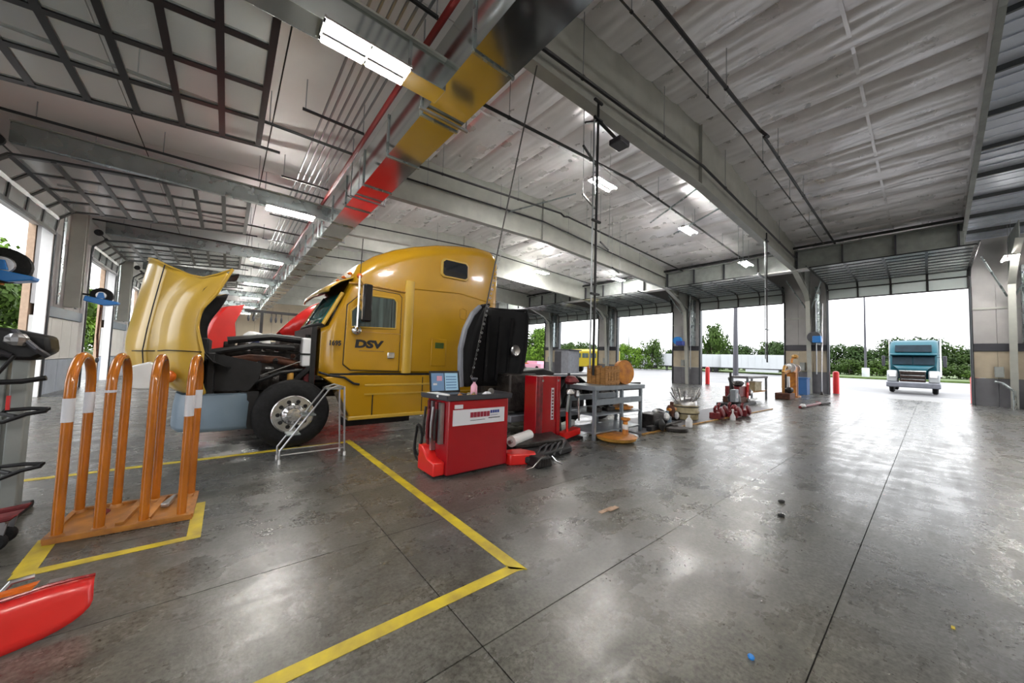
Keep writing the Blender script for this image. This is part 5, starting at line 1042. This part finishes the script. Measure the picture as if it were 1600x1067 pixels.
e = thing('gantry_hoist', 'black T-shaped hoist gantry with hanging hooks before the far cream wall', 'hoist', (1.2, 21, 0)); o = e.location
MB(o).box(.55, 3.0, 20.9, 21.05, 3.42, 3.54).build('beam', 'pipe', e); MB(o).box(1.18, 1.30, 20.92, 21.04, 0, 3.42).build('mast', 'pipe', e)
for x in (.72, .92, 1.62, 1.82, 2.05): MB(o).cyl((x, 20.97, 3.42), (x, 20.97, 3.25), .02, n=6).build('hook_cord', 'pipe', e); MB(o).blob((x, 20.97, 3.12), .05, .05, .16, 4, 8, .05).build('hook', 'belt', e)

# ------------------------------------------------------------------ outside right: teal truck, trailers, vehicles, poles
tt = thing('semi_truck', 'teal tractor truck facing the wide open doorway from the yard', 'truck', (38.2, .8, -.03)); o = tt.location
Z0 = -.03; y0 = .8
def sec2(x, hw, zb, zt, r):
    pts = []
    for k in range(6): a = PI/2*k/5; pts.append((hw-r+r*math.cos(a), zt-r+r*math.sin(a)))
    half = [(hw, zb)] + pts; full = half + [(-y, z) for y, z in reversed(half)]; full.append(full[0]); return [(x, y0+y, z) for y, z in full]
cb_ = MB(o); rws = [sec2(38.9, 1.10, 1.0, 2.0, .15), sec2(39.25, 1.16, 1.0, 2.75, .2), sec2(39.6, 1.2, 1.0, 3.2, .25), sec2(40.4, 1.22, 1.0, 3.8, .25), sec2(42.4, 1.22, 1.0, 4.05, .2)]
cb_.grid(rws); cb_.add(rws[0][:-1], [tuple(range(len(rws[0])-1))]); cb_.add(rws[-1][:-1], [tuple(range(len(rws[0])-1))]); cb_.build('cab', 'teal_truck', tt, True)
MB(o).grid([[(37.25, y0-.62, 1.55), (37.25, y0+.62, 1.55)], [(37.3, y0-.72, 1.78), (37.3, y0+.72, 1.78)], [(38.9, y0-1.0, 2.02), (38.9, y0+1.0, 2.02)]]).build('hood_top', 'teal_truck', tt, True, solid=.04)
for s in (-1, 1):
    MB(o).prism([(37.1, .8), (37.1, 1.3), (37.35, 1.6), (38.2, 1.62), (38.9, 1.5), (38.9, 1.0), (38.4, 1.35), (37.6, 1.2), (37.45, .75)], 'y', min(y0+s*.72, y0+s*1.22), max(y0+s*.72, y0+s*1.22)).build('fender', 'trailer', tt, bevel=.06)
    MB(o).prism([(37.05, 1.15), (37.12, 1.42), (37.2, 1.42), (37.2, 1.15)], 'y', min(y0+s*.78, y0+s*1.1), max(y0+s*.78, y0+s*1.1)).build('headlight', 'white', tt, bevel=.02)
    wl = wheel(38.0, y0+s*1.15, .52, .28, tt, o, s, False); wheel(43.2, y0+s*1.18, .52, .3, tt, o, s, False)
    for x, r_ in ((38.85, .09),): MB(o).box(x, x+.12, min(y0+s*1.38, y0+s*1.56), max(y0+s*1.38, y0+s*1.56), 1.9, 2.7).build('mirror', 'belt', tt, bevel=.03); MB(o).bar((38.95, y0+s*1.1, 2.6), (38.95, y0+s*1.45, 2.6), .03, .03).build('mirror_arm', 'belt', tt)
    MB(o).cyl((42.3, y0+s*1.3, 1.2), (42.3, y0+s*1.3, 4.2), .07, n=10).build('exhaust_stack', 'chrome', tt)
gr_ = MB(o).box(37.02, 37.2, y0-.6, y0+.6, .82, 1.6).build('grille', 'iron', tt, bevel=.03)
MB(o).box(36.99, 37.05, y0-.62, y0+.62, 1.55, 1.62).build('grille_trim', 'chrome', gr_); 
for k in range(7): MB(o).box(36.98, 37.02, y0-.55, y0+.55, .9+.09*k, .92+.09*k).build('grille_bar', ['rust', 'chrome', 'iron'][k % 3], gr_)
MB(o).box(36.85, 37.3, y0-1.25, y0+1.25, .42, .78).build('bumper', 'fender_grey', tt, bevel=.06)
MB(o).prism([(38.86, 2.06), (39.2, 2.72), (39.16, 2.74), (38.8, 2.06)], 'y', y0-1.02, y0-.03).build('windscreen', 'yard_glass', tt); MB(o).prism([(38.86, 2.06), (39.2, 2.72), (39.16, 2.74), (38.8, 2.06)], 'y', y0+.03, y0+1.02).build('windscreen', 'yard_glass', tt)
MB(o).prism([(38.95, 2.72), (39.3, 2.76), (39.3, 2.9), (38.9, 2.8)], 'y', y0-1.12, y0+1.12).build('sun_visor', 'teal_truck', tt, bevel=.02)
MB(o).prism([(39.35, 3.0), (39.5, 3.0), (39.9, 3.5), (39.8, 3.55)], 'y', y0-.9, y0+.9).build('roof_panel', 'yard_glass', tt, bevel=.02)
MB(o).box(42.5, 44.5, y0-1.3, y0+1.3, 1.0, 4.0).build('trailer_front', 'trailer', tt, bevel=.03)

def trailer(x, y, lab, rz=0, L_=14, m='trailer'):
    e = thing('semi_trailer', lab, 'trailer', (x, y, -.03), rz=rz)
    MB().box(-1.3, 1.3, -L_/2, L_/2, 1.15, 4.0).build('box_body', m, e, bevel=.05)
    MB().box(-1.31, 1.31, -L_/2, L_/2, 1.05, 1.2).build('side_rail', 'belt', e)
    for k in range(int(L_/1.2)): MB().box(-1.33, -1.30, -L_/2+.6+1.2*k, -L_/2+.66+1.2*k, 1.2, 3.95).build('side_post', m, e)
    for yy in (-L_/2+1.2, -L_/2+2.4):
        for s in (-1, 1): MB().lathe((s*1.25, yy, .5), (-s, 0, 0), [(0, 0), (.25, 0), (.3, .02), (.5, .04), (.5, .28), (0, .28)], 20).build('wheel', 'rubber', e, True)
    for s in (-.8, .8): MB().box(s-.06, s+.06, L_/2-2.6, L_/2-2.4, 0, 1.1).build('landing_leg', 'belt', e)
    MB().box(-1.25, 1.25, -3, 2.5, .45, 1.0).build('side_skirt', m, e, bevel=.02); return e
trailer(84, 36.5, 'long white trailer parked across the yard, seen through the second doorway', .30)
trailer(86, 22.5, 'white trailer parked at the right end of the far row', .15)
trailer(88, 53., 'white trailer parked at the left of the far row', .35)
# yellow vehicle and debris outside far doors
e = thing('school_bus', 'yellow bus shaped vehicle outside the fourth doorway', 'bus', (38, 29.5, -.03)); o = e.location
MB(o).prism([(36.8, .8), (39.2, .8), (39.2, 2.9), (38.9, 3.15), (37.1, 3.15), (36.8, 2.9)], 'y', 25.5, 33.0).build('body', 'lorry_y', e, bevel=.1)
for k in range(5): MB(o).box(36.77, 36.82, 26.2+1.25*k, 27.2+1.25*k, 2.0, 2.6).build('window', 'side_glass', e)
for yy in (26.8, 31.8):
    for x, s in ((36.85, 1), (39.15, -1)): MB(o).lathe((x, yy, .5), (s, 0, 0), [(0, 0), (.25, 0), (.5, .04), (.5, .28), (0, .28)], 20).build('wheel', 'rubber', e, True)
lump('parked_car', 'pale pink and orange covered car outside the farthest visible doorway', 'car', (36.5, 38.5, -.03), [('b', 'body', 'pink', -1.0, 1.0, -2.2, 2.2, .35, .95), ('b', 'cabin', 'pink', -.8, .8, -1.2, 1.0, .95, 1.35), ('b', 'sheet', 'signal', -1.02, .4, .6, 2.1, .9, 1.05), ('l', 'wheel', 'rubber', (-1.0, -1.4, .33), (1, 0, 0), [(0, 0), (.33, 0), (.33, .2), (0, .2)]), ('l', 'wheel', 'rubber', (-1.0, 1.4, .33), (1, 0, 0), [(0, 0), (.33, 0), (.33, .2), (0, .2)])])
def pole(x, y, h, r, lab, base=True):
    e = thing('light_pole', lab, 'pole', (x, y, -.03)); o = e.location
    MB(o).tube([(x, y, .0), (x, y, h*.5), (x, y, h)], [r, r*.8, r*.55], 8).build('shaft', 'pole', e, True)
    MB(o).box(x-.5, x+.5, y-.7, y+.7, h-.12, h+.05).build('lamp_head', 'pole', e)
    if base: MB(o).lathe((x, y, -.03), Zx, [(.55, 0), (.55, 1.9), (.5, 2.0), (0, 2.0)], 14).build('concrete_base', 'trailer', e, True)
pole(96, 8.0, 20, .20, 'thin light pole left of the teal truck'); pole(96, -5.2, 17, .2, 'thin light pole right of the teal truck')
pole(52, 16.4, 14.0, .33, 'thick dark pole seen through the second doorway', False)
pole(80, 49.5, 15, .16, 'thin light pole seen through the third doorway', False); pole(70, 68, 14, .16, 'thin light pole seen through the fourth doorway', False)

# trees --------------------------------------------------------------
def tree_meshes(seed, m, n=2600, leaf=.42, shape=(1, 1, 1)):
    rd = random.Random(seed); lf = MB(); cl_ = []
    for k in range(16):
        a = rd.uniform(0, 2*PI); h = rd.uniform(.25, .95); r = (.55 if h < .75 else .3)*rd.uniform(.3, 1)
        cl_.append((r*math.cos(a)*shape[0], r*math.sin(a)*shape[1], h*shape[2], rd.uniform(.16, .30)))
    for k in range(n):
        c = cl_[k % 16]; v = Vector((rd.gauss(0, 1), rd.gauss(0, 1), rd.gauss(0, 1))).normalized()*c[3]*rd.uniform(.75, 1.08)
        p = Vector(c[:3])+v; s = leaf*rd.uniform(.6, 1.2)*.1
        nrm = (v.normalized()+Vector((rd.uniform(-.6, .6), rd.uniform(-.6, .6), rd.uniform(-.2, .8)))).normalized(); u = nrm.orthogonal().normalized(); w = nrm.cross(u); th = rd.uniform(0, 6.3); u, w = u*math.cos(th)+w*math.sin(th), w*math.cos(th)-u*math.sin(th)
        lf.add([p-u*s, p-w*s*.6, p+u*s, p+w*s*.6], [(0, 1, 2, 3)])
    me = bpy.data.meshes.new('foliage'); me.from_pydata(lf.v, [], lf.f); me.materials.append(M[m])
    tk_ = MB(); tk_.tube([(0, 0, 0), (.01, .01, .3), (0, .02, .6)], [.035, .028, .015], 7)
    for c in cl_[:7]: tk_.tube([(0, 0, .25), (c[0]*.5, c[1]*.5, (c[2]+.25)/2), c[:3]], [.016, .01, .005], 5)
    return me, tk_.mesh('trunk', 'bark', True)
TM = [tree_meshes(1, 'leaf0'), tree_meshes(2, 'leaf1'), tree_meshes(3, 'leaf2'), tree_meshes(4, 'leaf0', shape=(1.1, 1.1, .8)), tree_meshes(5, 'leaf1', 2600, .5, (1.3, 1.3, .8))]
def tree(x, y, h, w, k, lab, group=None, z=0):
    e = thing('tree', lab, 'tree', (x, y, z), group, rz=random.uniform(0, 6)); f, t = TM[k]
    a = inst(f, 'foliage', e, scale=(w, w, h)); a['kind'] = 'stuff'; inst(t, 'trunk', e, scale=(w*.6, w*.6, h)); return e
rd = random.Random(21)
for k in range(66):
    y = -24+3.4*k+rd.uniform(-1, 1); x = 128+rd.uniform(-5, 8)+max(0, y-60)*-.25
    tree(x, y, rd.uniform(6.5, 9.5), rd.uniform(6, 8), rd.choice([1, 1, 0, 4]), 'dark green tree in the belt beyond the yard', 'tree belt beyond the yard')
for k in range(46):
    y = -20+4.6*k+rd.uniform(-1, 1); x = 118+rd.uniform(-3, 3)+max(0, y-60)*-.25
    tree(x, y, rd.uniform(3.4, 5.2), rd.uniform(5, 7), rd.choice([2, 0, 3]), 'light green bush in front of the tree belt', 'bushes before the tree belt')
for k, (x, y, h) in enumerate(((76, 47.5, 5.5), (78, 45, 4.8), (80, 43.2, 7.2), (75, 51, 5.))):
    tree(x, y, h, 4.2, [2, 2, 0, 2][k], 'bright green tree left of the trailers in the third doorway', 'trees left of the trailers')
tree(90, 33.5, 10.8, 6.2, 0, 'tall lone tree standing above the trailers in the second doorway')
for k, (x, y, h, w) in enumerate(((62, 62, 8.5, 7), (66, 70, 9.5, 8), (60, 77, 8, 7), (64, 86, 10, 8), (56, 92, 9.5, 8), (60, 104, 10, 9), (54, 66, 6, 6), (70, 56, 6.2, 5))):
    tree(x, y, h, w, [2, 0, 2, 3, 2, 0, 2, 0][k], 'bright green tree seen through the farther doorways', 'bright trees beyond the farther doorways')
for k in range(20):
    y = 26+4.2*k+rd.uniform(-1, 1); x = XW-15-rd.uniform(0, 6)
    tree(x, y, rd.uniform(7, 11), rd.uniform(6, 8), rd.choice([2, 0, 2]), 'bright green tree outside the left-hand doors', 'trees outside the left-hand doors')
for k in range(12):
    tree(XW-11.5-rd.uniform(0, 1.5), 22+4*k, rd.uniform(2.2, 3.2), rd.uniform(4, 5), 2, 'low light green shrub outside the left-hand doors', 'shrubs outside the left-hand doors', .1)
lump('parked_car', 'white car with a red tail light outside the left doorway', 'car', (-8.2, 26.5, -.03), [('b', 'body', 'white', -.9, .9, -2.2, 2.2, .3, .9), ('b', 'cabin', 'side_glass', -.75, .75, -1.3, 1.2, .9, 1.35), ('b', 'roof', 'white', -.7, .7, -1.1, 1.0, 1.35, 1.4), ('b', 'tail_light', 'red_bright', .5, .88, -2.23, -2.18, .6, .8), ('l', 'wheel', 'rubber', (.9, -1.4, .33), (-1, 0, 0), [(0, 0), (.33, 0), (.33, .2), (0, .2)]), ('l', 'wheel', 'rubber', (.9, 1.4, .33), (-1, 0, 0), [(0, 0), (.33, 0), (.33, .2), (0, .2)])])
